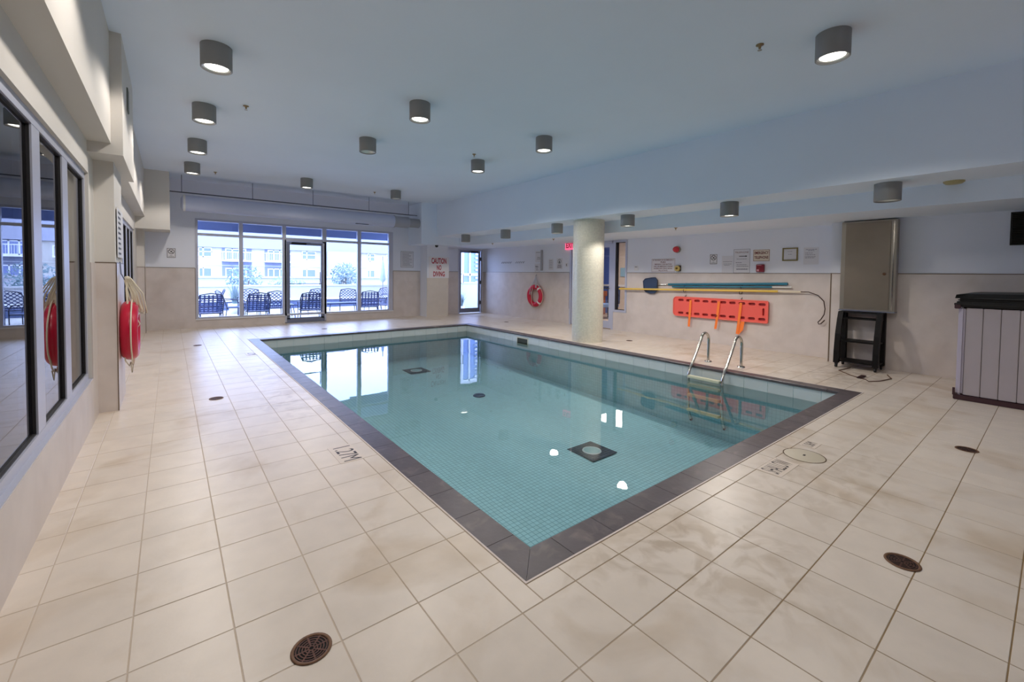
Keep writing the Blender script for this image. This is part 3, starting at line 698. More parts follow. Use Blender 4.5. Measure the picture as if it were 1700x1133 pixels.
def nodiving(t, w_, h_):
    plate(t, w_, h_); border(t, w_, h_, .008, INK)
    r_ = w_*.36; mb = MB(); zc = h_*.15
    mb.lathe([(r_-.011, -.0036), (r_, -.0036)], (0, 0, 0), axis='y', n=24, smooth=False)
    mb.v = [(a, b, c+zc) for a, b, c in mb.v]
    d = .005
    def bar(a, b, th):
        A, B = Vector((a[0], -.0036, a[1]+zc)), Vector((b[0], -.0036, b[1]+zc)); n_ = (B-A).normalized().cross(Vector((0, 1, 0)))*th; mb.quad(A-n_, B-n_, B+n_, A+n_)
    bar((-r_*.7, r_*.7), (r_*.7, -r_*.7), d); bar((r_*.45, r_*.5), (-.1*r_, -.1*r_), .006); bar((-.1*r_, -.1*r_), (-.45*r_, -.5*r_), .005); bar((-.1*r_, .0), (.35*r_, -.5*r_), .004)
    mb.build('pictogram', INK, t)
    text(t, 'NO', INK, 0, -h_*.26, h_*.085, None, -.0036); text(t, 'DIVING', INK, 0, -h_*.37, h_*.085, w_*.6, -.0036)
t = thing('no_diving_sign', 'small white no diving pictogram sign left of the big window', 'sign', (.03, YW-.001, 1.735)); nodiving(t, .16, .22)
y_, z_ = W(4.175, 1.67); t = wallthing('no_diving_sign', 'small white no diving pictogram sign right of the red strobe', 'sign', y_, z_); nodiving(t, .15, .20)
t = thing('rules_notice', 'framed pool rules notice with rows of small print right of the big window', 'notice', (5.73, YW-.001, 1.76)); plate(t, .42, .50, PAPER); border(t, .42, .50, .008, INKG)
sprout_lines([(.20, .1, .9)]+[(.16-.035*i, .12, random.uniform(.6, .88)) for i in range(11)], -.21, .21, th=.012).build('print', INKG, t, kind='stuff')
# left pier board
t = thing('rules_board', 'white board with rows of words on the side of the left pier', 'notice', (-.393, 5.93, 1.70), PI/2); plate(t, .62, .48, PAPER, .004)
sprout_lines([(.2-.05*i, .12, .55) for i in range(9)], -.31, .31, y=-.0055, th=.02).build('print', INK, t, kind='stuff')
# right wall, far to near
y_, z_ = W(9.25, 1.85); t = wallthing('notice', 'upper of two white papers above the far life ring', 'notice', y_, z_); plate(t, .26, .33, PAPER)
sprout_lines([(.12, .1, .8), (-.02, .35, .8), (-.05, .35, .85), (-.08, .3, .85)], -.13, .13, th=.010).build('print', INK, t, kind='stuff')
y_, z_ = W(9.28, 1.53); t = wallthing('notice', 'lower of two white papers above the far life ring', 'notice', y_, z_); plate(t, .24, .25, PAPER)
sprout_lines([(.05, .1, .6), (.03, .15, .7), (-.01, .2, .6), (-.06, .25, .7)], -.12, .12, th=.014).build('print', INK, t, kind='stuff')
y_, z_ = W(9.08, 1.74); t = wallthing('pass_box', 'narrow grey upright box on the wall beside the two papers', 'box', y_, z_); MB().box(-.03, -.05, -.30, .03, 0, .30, .005).build('case', mat('grey case', (168, 170, 178), .5), t); MB().box(-.034, -.03, -.26, -.03, 0, .26).build('slot', INK, t)
y_, z_ = W(8.72, 1.62); t = wallthing('notice', 'white paper with five short text rows left of the column', 'notice', y_, z_); plate(t, .20, .31, PAPER)
sprout_lines([(.11-.05*i, .15, .8) for i in range(5)], -.10, .10, th=.014).build('print', INKG, t, kind='stuff')
y_, z_ = W(8.39, 1.64); t = wallthing('shower_sign', 'white sign with round shower pictogram just left of the column', 'sign', y_, z_); plate(t, .23, .30, PAPER)
mb = MB().lathe([(.055, -.0036), (.066, -.0036)], axis='y', n=24, smooth=False).disc((.0, -.0036, -.02), .025, 12, 'y').disc((0, -.0036, .02), .014, 12, 'y'); mb.v = [(a, b, c+.06) for a, b, c in mb.v]; mb.build('pictogram', INK, t)
sprout_lines([(-.04, .2, .8), (-.075, .15, .9), (-.11, .15, .85)], -.115, .115, th=.016).build('print', INK, t, kind='stuff')
y_, z_ = W(8.12, 1.60); t = wallthing('light_switch', 'small white switch plate left of the column', 'switch', y_, z_); plate(t, .07, .11, WWHITE, .008); MB().box(-.012, -.014, -.03, .012, -.008, .03).build('rocker', INKG, t)
y_, z_ = W(5.94, 1.505); t = wallthing('light_switch', 'small white switch plate beside the side window', 'switch', y_, z_); plate(t, .10, .11, WWHITE, .008); MB().box(-.03, -.014, .02, .03, -.008, .035).build('rocker', INKG, t)
for k, (yy, n_, lb) in enumerate(((10.7, 6, 'row of six small coat hooks on the right wall, nearer the glass door'), (10.04, 5, 'row of five small coat hooks on the right wall, nearer the ring'))):
    y_, z_ = W(yy, 1.70); t = wallthing('hook_rail', lb, 'coat hooks', y_, z_, group='coat hook rows')
    for i in range(n_):
        x = (i-(n_-1)/2)*.09; MB().tube([(x, 0, .02), (x, -.02, .02), (x, -.035, -.02), (x, -.05, -.03), (x, -.05, 0)], .006, 6).build('hook', ALUD, t)
def exit_sign():
    y_, z_ = W(8.06, 2.10); t = wallthing('exit_sign', 'glowing red EXIT sign half hidden behind the column', 'exit sign', 8.26, 2.13)
    MB().box(-.19, -.05, -.105, .19, 0, .105, .004).build('case', mat('lit pink case', (255, 120, 150), .5, emit=(255, 96, 140), est=.9), t)
    text(t, 'EXIT', INKR, 0, 0, .14, .30, -.0525, bold=.03)
exit_sign()
y_, z_ = W(5.265, 1.562); t = wallthing('emergency_sign', 'white sign with six rows of red emergency text right of the side window', 'sign', y_, z_); plate(t, .58, .295); border(t, .58, .295, .004, INKM)
for i, (s_, wd) in enumerate((('IN THE EVENT OF AN EMERGENCY', .52), ('PUSH', .12), ('EMERGENCY STOP BUTTON', .42), ('AND USE EMERGENCY PHONE', .46), ('AUDIBLE AND VISUAL SIGNAL', .46), ('WILL ACTIVATE', .22))):
    text(t, s_, INKM, 0, .115-.046*i, .026 if i != 1 else .032, wd, -.0036, bold=.02)
y_, z_ = W(4.93, 1.885)
t = wallthing('strobe_light', 'red dome strobe on a grey base above the stop button', 'alarm light', y_, z_)
MB().lathe([(.075, 0), (.075, -.045), (.05, -.05)], axis='y', n=8, smooth=False).disc((0, -.05, 0), .05, 12, 'y').build('base', mat('greige base', (150, 142, 132), .5), t)
MB().lathe([(.062, -.04), (.062, -.09), (.05, -.12), (.03, -.135), (0, -.14)], axis='y', n=24).build('dome', mat('red lens', (214, 52, 66), .25), t)
y_, z_ = W(4.90, 1.495); t = wallthing('stop_button', 'yellow emergency stop box with dark button beside the red text sign', 'button', y_, z_)
MB().box(-.055, -.045, -.06, .055, 0, .06, .006).build('base', mat('dark back box', (50, 42, 40), .5), t); MB().lathe([(.062, -.045), (.062, -.075), (0, -.08)], axis='y', n=8, smooth=False).build('cover', mat('yellow cover', (214, 190, 110), .45), t); MB().lathe([(.022, -.08), (.022, -.10), (0, -.102)], axis='y', n=16).build('button', mat('olive button', (120, 92, 20), .4), t)
y_, z_ = W(3.91, 1.57); t = wallthing('notice', 'faint white paper left of the telephone poster', 'notice', y_, z_); plate(t, .21, .33, PAPER)
sprout_lines([(.05, .1, .95), (.005, .15, .9), (-.02, .2, .7)], -.105, .105, th=.008).build('print', INKG, t, kind='stuff')
y_, z_ = W(3.65, 1.625); t = wallthing('telephone_poster', 'tall white telephone poster in a clear sleeve', 'poster', y_, z_); plate(t, .31, .46, PAPER); border(t, .31, .46, .005, INKG)
text(t, 'TELEPHONE', INKM, 0, .165, .03, .25, -.0038); mb = MB().poly([(-.05, -.0036, .085), (.07, -.0036, .085), (.07, -.0036, .075), (.10, -.0036, .092), (.07, -.0036, .108), (.07, -.0036, .098), (-.05, -.0036, .098)], (0, .001, 0)); mb.build('arrow', INK, t)
sprout_lines([(.04, .2, .8), (-.03, .15, .5), (-.07, .2, .8), (-.10, .2, .9), (-.15, .2, .88), (-.16, .2, .88)], -.155, .155, th=.01).build('print', INKG, t, kind='stuff')
y_, z_ = W(3.315, 1.72); t = wallthing('telephone_sign', 'cream sign reading EMERGENCY TELEPHONE above the red box', 'sign', y_, z_); plate(t, .285, .215, mat('cream sign board', (226, 216, 200), .5)); border(t, .285, .215, .006, INKM)
text(t, 'EMERGENCY', INKM, 0, .045, .05, .24, -.0038, bold=.03); text(t, 'TELEPHONE', INKM, 0, -.04, .05, .24, -.0038, bold=.03)
y_, z_ = W(3.315, 1.492); t = wallthing('telephone_box', 'dark red emergency telephone box under the cream sign', 'telephone', y_, z_); MB().box(-.065, -.06, -.07, .065, 0, .07, .006).build('case', mat('crimson case', (128, 14, 40), .35), t); MB().box(-.05, -.062, .05, .03, -.06, .06).box(-.05, -.062, -.055, -.01, -.06, -.02).build('marking', mat('pink marking', (214, 150, 160), .5), t)
MB().lathe([(.014, -.06), (.014, -.07), (0, -.072)], axis='y', n=12).build('button', CORALD, t)
y_, z_ = W(2.86, 1.725); t = wallthing('framed_certificate', 'small certificate in a thin gold frame on the right wall', 'picture frame', y_, z_); plate(t, .235, .225, PAPER, .006, 'sheet')
mb = MB(); mb.box(-.12, -.014, .095, .12, 0, .115).box(-.12, -.014, -.115, .12, 0, -.095).box(-.12, -.014, -.095, -.10, 0, .095).box(.10, -.014, -.095, .12, 0, .095); mb.build('frame', mat('dull gold frame', (128, 116, 70), .4, metal=.4), t)
sprout_lines([(.05, .3, .7), (0, .35, .65)], -.1, .1, y=-.0065, th=.006).build('print', INKG, t, kind='stuff')
y_, z_ = W(2.555, 1.69); t = wallthing('notice', 'white paper right of the gold framed certificate', 'notice', y_, z_); plate(t, .22, .29, PAPER)
sprout_lines([(.11, .15, .9), (.09, .3, .7), (.05, .1, .6), (.02, .1, .8), (-.01, .1, .8), (-.03, .1, .75)], -.11, .11, th=.008).build('print', INKG, t, kind='stuff')
# vent grille at the right edge
t = wallthing('vent_grille', 'black louvred vent grille high on the right wall at the frame edge', 'vent', .10, 1.97, XR1)
MB().box(-.31, -.004, -.19, .31, 0, .19).build('backing', DARK, t)
mb = MB(); mb.box(-.32, -.02, .19, .32, 0, .205).box(-.32, -.02, -.205, .32, 0, -.19).box(-.32, -.02, -.19, -.305, 0, .19).box(.305, -.02, -.19, .32, 0, .19); mb.build('frame', BLACK, t)
for i in range(18):
    z = -.18+i*.021; MB().add([(-.305, -.018, z), (.305, -.018, z), (.305, -.004, z+.012), (-.305, -.004, z+.012)], [(0, 1, 2, 3)]).build('slat', mat('dark bronze slat', (60, 56, 48), .5), t)

# ------------------------------------------------------------------ life rings
def ring_mesh(Rr, r, n=48, m_=18):
    return MB().tube([(Rr*math.cos(2*PI*i/n), 0, Rr*math.sin(2*PI*i/n)) for i in range(n)], r, m_, closed=True)
def life_ring(label, loc, rotz, Rr, r, bands, coil):
    t = thing('life_ring', label, 'life ring', loc, rotz)
    ring_mesh(Rr, r).build('ring', REDP, t)
    for a in bands:
        pts = [(Rr*math.cos(a+d), 0, Rr*math.sin(a+d)) for d in [(-.09+.18*i/6) for i in range(7)]]
        MB().tube(pts, r+.003, 18).build('band', WWHITE, t)
    # grab line looping between the bands, outside the ring
    k = 64; pts = []
    for i in range(k):
        a = 2*PI*i/k; s_ = abs(math.sin(2*a)); rr = Rr+r+.006+.03*s_; pts.append((rr*math.cos(a+PI/4), -.02, rr*math.sin(a+PI/4)-.015*s_))
    MB().tube(pts, .007, 6, closed=True).build('grab_line', ROPE, t)
    return t
def rope(pts, r=.006): return MB().tube(pts, r, 6)
def arc(a, b, sag, n=10):
    A, B = Vector(a), Vector(b); return [tuple(A.lerp(B, i/n)+Vector((0, 0, -sag*4*(i/n)*(1-i/n)))) for i in range(n+1)]
b45 = [PI/4+i*PI/2 for i in range(4)]
life_ring('red life ring with cream rope hanging on the left pier side', (-.325, 5.92, .72), PI/2, .235, .070, [.9], 1)
t = thing('rope_coil', 'bundle of cream throw rope hooked over the life ring on the left pier', 'rope', (-.33, 5.90, 1.25))
mb = MB()
for i in range(6):
    o = (i-3)*.011; y = .0+i*.035
    mb.tube([(-.01+o*.3, -.03, .02), (o, -.035-.01*i, 0), (.03+o+.012*i, -.05-.01*i, -.15), (.07+o*1.4+.008*i, -.05, -.31-.008*i), (.085+o*1.5, -.02, -.325-.008*i), (.055+o, .0, -.24), (.01, .0, -.05), (-.01, -.01, .02)], .0065, 6)
mb.build('coil', ROPE, t)
rope([(-.01, -.03, .0), (-.015, -.075, -.1), (-.005, -.10, -.3), (0, -.11, -.34)], .009).build('hanging_end', ROPE, t)
rope([(.04, -.09, -.37), (.055, -.1, -.33), (.07, -.1, -.38), (.045, -.1, -.45), (.065, -.1, -.50), (.085, -.1, -.46), (.06, -.1, -.40)], .006).build('loop', ROPE, t)
rope([(-.03, -.1, -.33), (-.035, -.12, -.6), (-.03, -.12, -.82), (0, -.1, -.88), (.01, -.1, -.84), (.02, -.1, -.95), (.03, -.1, -.86)], .006).build('tail', ROPE, t)
tag(MB().tube([(-.392, 5.86, 1.42), (-.385, 5.86, 1.30), (-.36, 5.86, 1.24), (-.33, 5.87, 1.235), (-.32, 5.87, 1.27)], .005, 6).build('wall_hook', ALUD), 'dark wire hook on the left pier holding the rope', 'hook')
y_, z_ = W(9.28, .735)
life_ring('red life ring with white bands hanging on the right wall left of the column', (XR2-.085, y_, z_), -PI/2, .26, .068, [.8, -.75], 0)
t = thing('rope_coil', 'grey white throw rope hung over the far life ring on the right wall', 'rope', (XR2-.10, y_+.02, z_+.58), -PI/2)
mb = MB()
for i in range(4): mb.tube([(0, .06, .0), (-.06-.02*i, .0, -.25), (-.10-.01*i, -.08, -.42-.04*i), (-.06, -.08, -.50-.02*i), (-.02, .0, -.3), (0, .06, -.02)], .007, 6)
for i in range(3): mb.tube([(0, .06, 0), (.05+.03*i, .0, -.2), (.11+.02*i, -.06, -.34)], .007, 6)
mb.build('coil', mat('grey white rope', (196, 200, 210), .8), t)
rope([(.0, -.06, -.3), (-.04, -.08, -.55), (-.02, -.08, -.78), (.04, -.08, -.86)], .006).build('tail', ROPE, t)
tag(MB().tube([(XR2-.009, y_+.02, z_+.63), (XR2-.03, y_+.02, z_+.60), (XR2-.045, y_+.02, z_+.57), (XR2-.05, y_+.02, z_+.60)], .006, 6).build('wall_hook', ALUD), 'dark hook on the right wall holding the far life ring rope', 'hook')

# ------------------------------------------------------------------ poles, net, rescue hook
WX = XR2-.045
def Wp(x, y, z): yy, zz = W(y, z); return (x, yy, zz)
t = thing('skimmer_net', 'navy leaf net on a long teal pole hung on the right wall', 'pool net', (0, 0, 0))
P_ = [Wp(WX-.012, 5.69, 1.03), Wp(WX-.012, 5.71, 1.22), Wp(WX-.012, 5.66, 1.27), Wp(WX-.012, 5.50, 1.295), Wp(WX-.012, 5.41, 1.30), Wp(WX-.012, 5.365, 1.25), Wp(WX-.012, 5.36, 1.02), Wp(WX-.012, 5.42, .965), Wp(WX-.012, 5.52, .955), Wp(WX-.012, 5.64, .985)]
MB().poly(P_, (.012, 0, 0)).build('net', NET, t)
MB().tube(P_, .010, 6, closed=True).build('rim', mat('navy rim', (34, 48, 78), .4), t)
MB().tube([Wp(WX, 5.38, 1.15), Wp(WX, 5.0, 1.165)], .010, 8).build('ferrule', CHROME, t)
MB().tube([Wp(WX, 5.1, 1.162), Wp(WX, 2.87, 1.225)], .024, 10).build('pole', BLUEP, t)
t = thing('telescopic_pole', 'second teal pole with a white tip, below the net pole', 'pole', (0, 0, 0))
MB().tube([Wp(WX-.02, 5.0, 1.115), Wp(WX-.02, 3.1, 1.165)], .018, 10).build('pole', BLUEP, t)
MB().tube([Wp(WX-.02, 3.1, 1.165), Wp(WX-.02, 2.80, 1.17)], .013, 8).build('tip', WWHITE, t)
t = thing('rescue_pole', 'long yellow rescue pole with a dark loop crook on the right wall', 'pole', (0, 0, 0))
MB().tube([Wp(WX-.055, 6.32, 1.03), Wp(WX-.04, 3.0, 1.095)], .021, 10).build('pole', YELP, t)
MB().tube([Wp(WX-.04, 3.0, 1.095), Wp(WX-.035, 2.66, 1.098)], .014, 10).build('tip', mat('pale tip', (226, 214, 190), .4), t)
MB().tube([Wp(WX-.035, 2.66, 1.098), Wp(WX-.03, 2.55, 1.10), Wp(WX-.02, 2.42, 1.05), Wp(WX-.02, 2.34, .96), Wp(WX-.02, 2.32, .84), Wp(WX-.02, 2.33, .75), Wp(WX-.02, 2.37, .67), Wp(WX-.02, 2.41, .62), Wp(WX-.02, 2.40, .59), Wp(WX-.02, 2.37, .60), Wp(WX-.02, 2.32, .66)], .008, 8).build('crook', mat('dark bronze rod', (70, 52, 44), .4, metal=.5), t)
for (yy, lb) in ((4.72, 'dark wire pole hook on the right wall, under the stop button'), (3.62, 'dark wire pole hook on the right wall, under the telephone poster')):
    a = lambda x, z: Wp(x, yy, z)
    tag(MB().tube([a(XR2-.008, 1.20), a(XR2-.03, 1.13), a(WX-.04, 1.125), a(WX-.045, 1.16)], .005, 6).tube([a(XR2-.008, 1.09), a(XR2-.03, 1.02), a(WX-.075, 1.02), a(WX-.08, 1.07)], .005, 6).tube([a(XR2-.008, .96), a(XR2-.03, .91), a(XR2-.05, .905), a(XR2-.055, .94)], .005, 6).build('pole_hook', BLACK), lb, 'hook', 'hooks holding the poles')
# rescue board
def spineboard():
    y0, y1 = 3.16*K, 4.965*K; z0, z1 = .50, .895
    t = thing('spine_board', 'coral rescue board with oval handholds hung on the right wall', 'spine board', (XR2-.062, (y0+y1)/2, (z0+z1)/2), -PI/2)
    Lh, H = (y1-y0)/2, (z1-z0)/2
    bm = bmesh.new()
    def outline(n=6):
        pts = []
        for cx, cz, a0, r in ((Lh-.02, H-.02, 0, .02), (-Lh+.07, H-.07, PI/2, .07), (-Lh+.07, -H+.07, PI, .07), (Lh-.02, -H+.02, 3*PI/2, .02)):
            for i in range(n+1):
                a = a0+PI/2*i/n; pts.append((cx+r*math.cos(a), cz+r*math.sin(a)))
        return pts
    holes = []
    for s_ in (1, -1):
        for i in range(10):
            x = -Lh+.17+i*(2*Lh-.27)/9; holes.append((x, s_*(H-.062), .062, .026))
    holes += [(Lh-.075, 0, .019, .068)]
    ed = []
    def loop(pts):
        vs = [bm.verts.new((p[0], 0, p[1])) for p in pts]; ed.extend(bm.edges.new((vs[i], vs[(i+1) % len(vs)])) for i in range(len(vs)))
    loop(outline())
    for hx, hz, a_, b_ in holes:
        r = min(a_, b_); pts = []
        for i in range(12):
            an = 2*PI*i/12; px, pz = r*math.cos(an), r*math.sin(an)
            if a_ > b_: px += (a_-r)*(1 if math.cos(an) >= 0 else -1)
            else: pz += (b_-r)*(1 if math.sin(an) >= 0 else -1)
            pts.append((hx+px, hz+pz))
        loop(pts)
    bmesh.ops.triangle_fill(bm, edges=ed, use_beauty=True)
    for f in [f for f in bm.faces if any(abs(f.calc_center_median().x-h[0]) < h[2] and abs(f.calc_center_median().z-h[1]) < h[3] and all(abs(v.co.x-h[0]) <= h[2]+1e-4 and abs(v.co.z-h[1]) <= h[3]+1e-4 for v in f.verts) for h in holes)]: bm.faces.remove(f)
    r = bmesh.ops.extrude_face_region(bm, geom=list(bm.faces)); bmesh.ops.translate(bm, verts=[v for v in r['geom'] if isinstance(v, bmesh.types.BMVert)], vec=(0, .035, 0))
    bmesh.ops.recalc_face_normals(bm, faces=bm.faces)
    MB().bm(bm).build('board', CORAL, t)
    MB().box(-Lh+.04, .036, -H+.03, Lh-.03, .042, H-.03).build('backing', CORALD, t)
    rim = MB().tube([(x, .0, z) for x, z in outline(4)], .012, 6, closed=True); rim.build('rim', mat('pale coral edge', (240, 110, 96), .4), t)
    for (xa, xb, zb, ta) in ((-.54, -.57, -.41, 0), (.05, -.01, -.40, 1), (.47, .41, -.45, 2)):
        k = .024
        mb = MB().add([(xa-k, -.018, H-.05), (xa+k, -.018, H-.05), ((xa+xb)/2+k, -.018, -H), ((xa+xb)/2-k, -.018, -H), (xb-k, -.012, zb), (xb+k, -.012, zb)], [(3, 2, 1, 0), (4, 5, 2, 3)])
        if ta == 2: mb.add([(xa+.0, -.004, -H-.005), (xa+.07, -.004, -H-.005), (xa+.05, -.008, -.36), (xb+.03, -.008, zb-.01), (xb-.01, -.008, zb)], [(0, 1, 2, 3, 4)])
        mb.build('strap', STRAP, t)
    MB().tube([(-.04, -.015, -H+.06), (-.01, -.02, -H+.085), (.02, -.02, -H+.06), (-.01, -.02, -H+.035)], .008, 6, closed=True).build('buckle', CORALD, t)
spineboard()

# ------------------------------------------------------------------ pool ladder
def ladder():
    t = thing('pool_ladder', 'stainless pool ladder with cream treads at the far right pool edge', 'ladder', (0, 0, 0))
    for y in (3.40, 2.90):
        pts = [(6.62, y, 0), (6.62, y, .30)]
        for i in range(9):
            a = PI*i/8*.93; pts.append((6.50+.12*math.cos(a), y, .34+.12*math.sin(a)))
        pts += [(6.17, y, .06), (6.08, y, -.05), (6.05, y, -.14), (6.05, y, -.50), (6.07, y, -.66), (6.13, y, -.80)]
        MB().tube(pts, .021, 12).build('rail', CHROME, t)
        MB().lathe([(.024, .02), (.05, .018), (.055, 0)], (6.62, y, 0), n=20).build('flange', CHROME, t)
        MB().lathe([(0, -.012), (.02, -.012), (.026, 0), (.02, .012), (0, .012)], (6.15, y, -.82), axis='y', n=12).build('bumper', BLACK, t)
    for z in (-.125, -.25, -.40, -.62):
        MB().box(5.985, 2.915, z-.035, 6.06, 3.385, z, .005).build('tread', mat('cream tread', (214, 212, 186), .5), t)
ladder()

# ------------------------------------------------------------------ deck fittings
def deck_drain(x, y, r, label, rings=5):
    t = thing('floor_drain', label, 'floor drain', (x, y, 0), group='round deck drains')
    MB().lathe([(r*.82, .001), (r*.84, .004), (r*.98, .004), (r, .0015)], n=32).build('rim', BROWN, t)
    MB().disc((0, 0, .0012), r*.83, 28).build('pit', DARK, t)
    mb = MB()
    for i in range(rings):
        rr = r*(.12+.15*i); mb.lathe([(rr, .003), (rr+r*.055, .003)], n=24, smooth=False)
    for i in range(8):
        a = i*PI/4; mb.add([(r*.1*math.cos(a)-.003*math.sin(a), r*.1*math.sin(a)+.003*math.cos(a), .0032), (r*.82*math.cos(a)-.003*math.sin(a), r*.82*math.sin(a)+.003*math.cos(a), .0032), (r*.82*math.cos(a)+.003*math.sin(a), r*.82*math.sin(a)-.003*math.cos(a), .0032), (r*.1*math.cos(a)+.003*math.sin(a), r*.1*math.sin(a)-.003*math.cos(a), .0032)], [(0, 1, 2, 3)])
    mb.build('grate', RUST, t)
deck_drain(.379, 1.605, .068, 'rusty round floor drain on the near left deck at the frame bottom')
deck_drain(2.692, .423, .068, 'round floor drain on the near right deck')
deck_drain(4.889, .42, .068, 'round floor drain on the right deck between hot tub and pool')
deck_drain(.367, 5.451, .065, 'round floor drain on the left deck beside the pier')
deck_drain(.375, 9.548, .065, 'small far round floor drain at the left deck end')
deck_drain(7.39, 5.46, .065, 'round floor drain behind the column, towards the side door')
deck_drain(7.38, 9.59, .065, 'round floor drain on the far right deck near the glass door')
deck_drain(2.85, 10.75, .065, 'round floor drain in front of the glazed door')
t = thing('access_cover', 'round cream access cover on the near right deck', 'deck cover', (3.72, 1.155, 0))
MB().lathe([(0, .003), (.126, .003), (.13, .001)], n=40).build('cover', mat('cream lid', (198, 188, 168), .5), t)
MB().lathe([(.13, .0012), (.137, .0012)], n=40, smooth=False).build('gap', mat('dark seam', (92, 70, 48), .8), t)
MB().box(-.012, -.007, .003, .012, .007, .005).build('lift_slot', INK, t)
def marking(label, x, y, rot, s_, w_, h_, th, bw=None):
    t = thing('depth_marker', label, 'depth marking', (x, y, 0), rot)
    MB().box(-w_/2, -h_/2, 0, w_/2, h_/2, .0022).build('tile_plate', mat('pale marker tile', (220, 206, 192), .4), t)
    text(t, s_, mat('dark brown marker ink', (44, 32, 34), .5), 0, 0, th, bw or w_*.84, .0026, flat=True)
marking('pale deck tile marked 1.27M on the left deck beside the pool', 1.005, 3.235, -PI/2, '1.27M', .33, .17, .13, .28)
marking('pale deck tile marked SHALLOW on the near right deck', 3.345, 1.195, 0, 'SHALLOW', .32, .155, .12, .27)
marking('small pale deck tile marked 1.06M beyond the round lid', 4.00, 1.205, 0, '1.06M', .15, .11, .075, .12)
marking('small far depth marker tile on the left deck near the far pool corner', 1.02, 8.10, -PI/2, '1.27M', .26, .15, .11, .22)

# ------------------------------------------------------------------ steel cabinet, cart, hot tub
t = thing('steel_cabinet', 'tall stainless steel cabinet mounted on the right wall above the cart', 'cabinet', (XR1-.0, 1.79, 1.52), -PI/2)
MB().box(-.325, -.14, -.665, .325, -.009, .665, .004).build('case', STEEL, t)
MB().box(-.27, -.152, -.645, .26, -.14, .645, .004).build('door', mat('brushed steel door', (150, 140, 128), .33, metal=1, noise=.1, nscale=2), t)
MB().box(.285, -.148, -.64, .30, -.14, .64).build('hinge_strip', CHROME, t)
MB().lathe([(.02, -.152), (.02, -.165), (0, -.167)], (.20, 0, -.12), axis='y', n=14).build('lock', BROWN, t)
MB().box(-.33, -.155, -.68, .33, -.009, -.665).build('bottom_lip', ALUD, t)
def cart():
    t = thing('media_cart', 'black curved media cart on castors under the steel cabinet', 'cart', (0, 0, 0))
    xf, xb, ya, yb = 7.86, 8.17, 2.06, 1.60          # front plane, back plane
    for y in (ya, yb):
        pts = [(xf-.02, y, .07), (xf-.01, y, .25), (xf+.03, y, .50), (xf+.10, y, .72), (xf+.15, y, .83)]
        mb = MB(); k = .033
        V = []
        for p in pts: V += [(p[0]-k, y-k, p[2]), (p[0]+k, y-k, p[2]), (p[0]+k, y+k, p[2]), (p[0]-k, y+k, p[2])]
        F = [(0, 3, 2, 1), (16, 17, 18, 19)]
        for i in range(4):
            for j in range(4): F.append((i*4+j, i*4+(j+1) % 4, i*4+4+(j+1) % 4, i*4+4+j))
        mb.add(V, F).build('front_post', BLACKW, t)
        MB().box(xb-.035, y-.035, .06, xb+.035, y+.035, .83, .004).build('rear_post', BLACKW, t)
    for z, d in ((.10, 0), (.40, .02), (.735, .11)):
        MB().box(xf-.02+d, yb-.02, z-.012, xb+.02, ya+.02, z+.008, .003).build('shelf', BLACKW, t)
    MB().box(xf+.13, yb-.03, .815, xb+.03, ya+.03, .835).build('top', BLACKW, t)
    for x, y in ((xf-.02, ya), (xf-.02, yb), (xb, ya), (xb, yb)):
        w_ = MB().lathe([(0, -.014), (.024, -.014), (.028, -.008), (.028, .008), (.024, .014), (0, .014)], (x-.008, y, .028), axis='y', n=16).build('castor', BLACK, t)
        MB().box(x-.015, y-.02, .045, x+.015, y+.02, .075).build('bracket', BLACK, w_)
cart()
t = thing('cable', 'thin brown cable lying on the deck in front of the cart', 'cable', (0, 0, 0))
rope([(7.9, 1.9, .008), (7.55, 1.95, .006), (7.3, 1.75, .006), (7.15, 1.55, .006), (7.05, 1.5, .006), (7.2, 1.42, .006), (7.5, 1.36, .006), (7.75, 1.45, .006)], .006).build('cord', mat('brown cord', (92, 62, 40), .6), t)
MB().box(7.18, 1.60, .004, 7.40, 1.66, .016, .004).build('plug', mat('dark maroon plug', (48, 20, 24), .5), t)
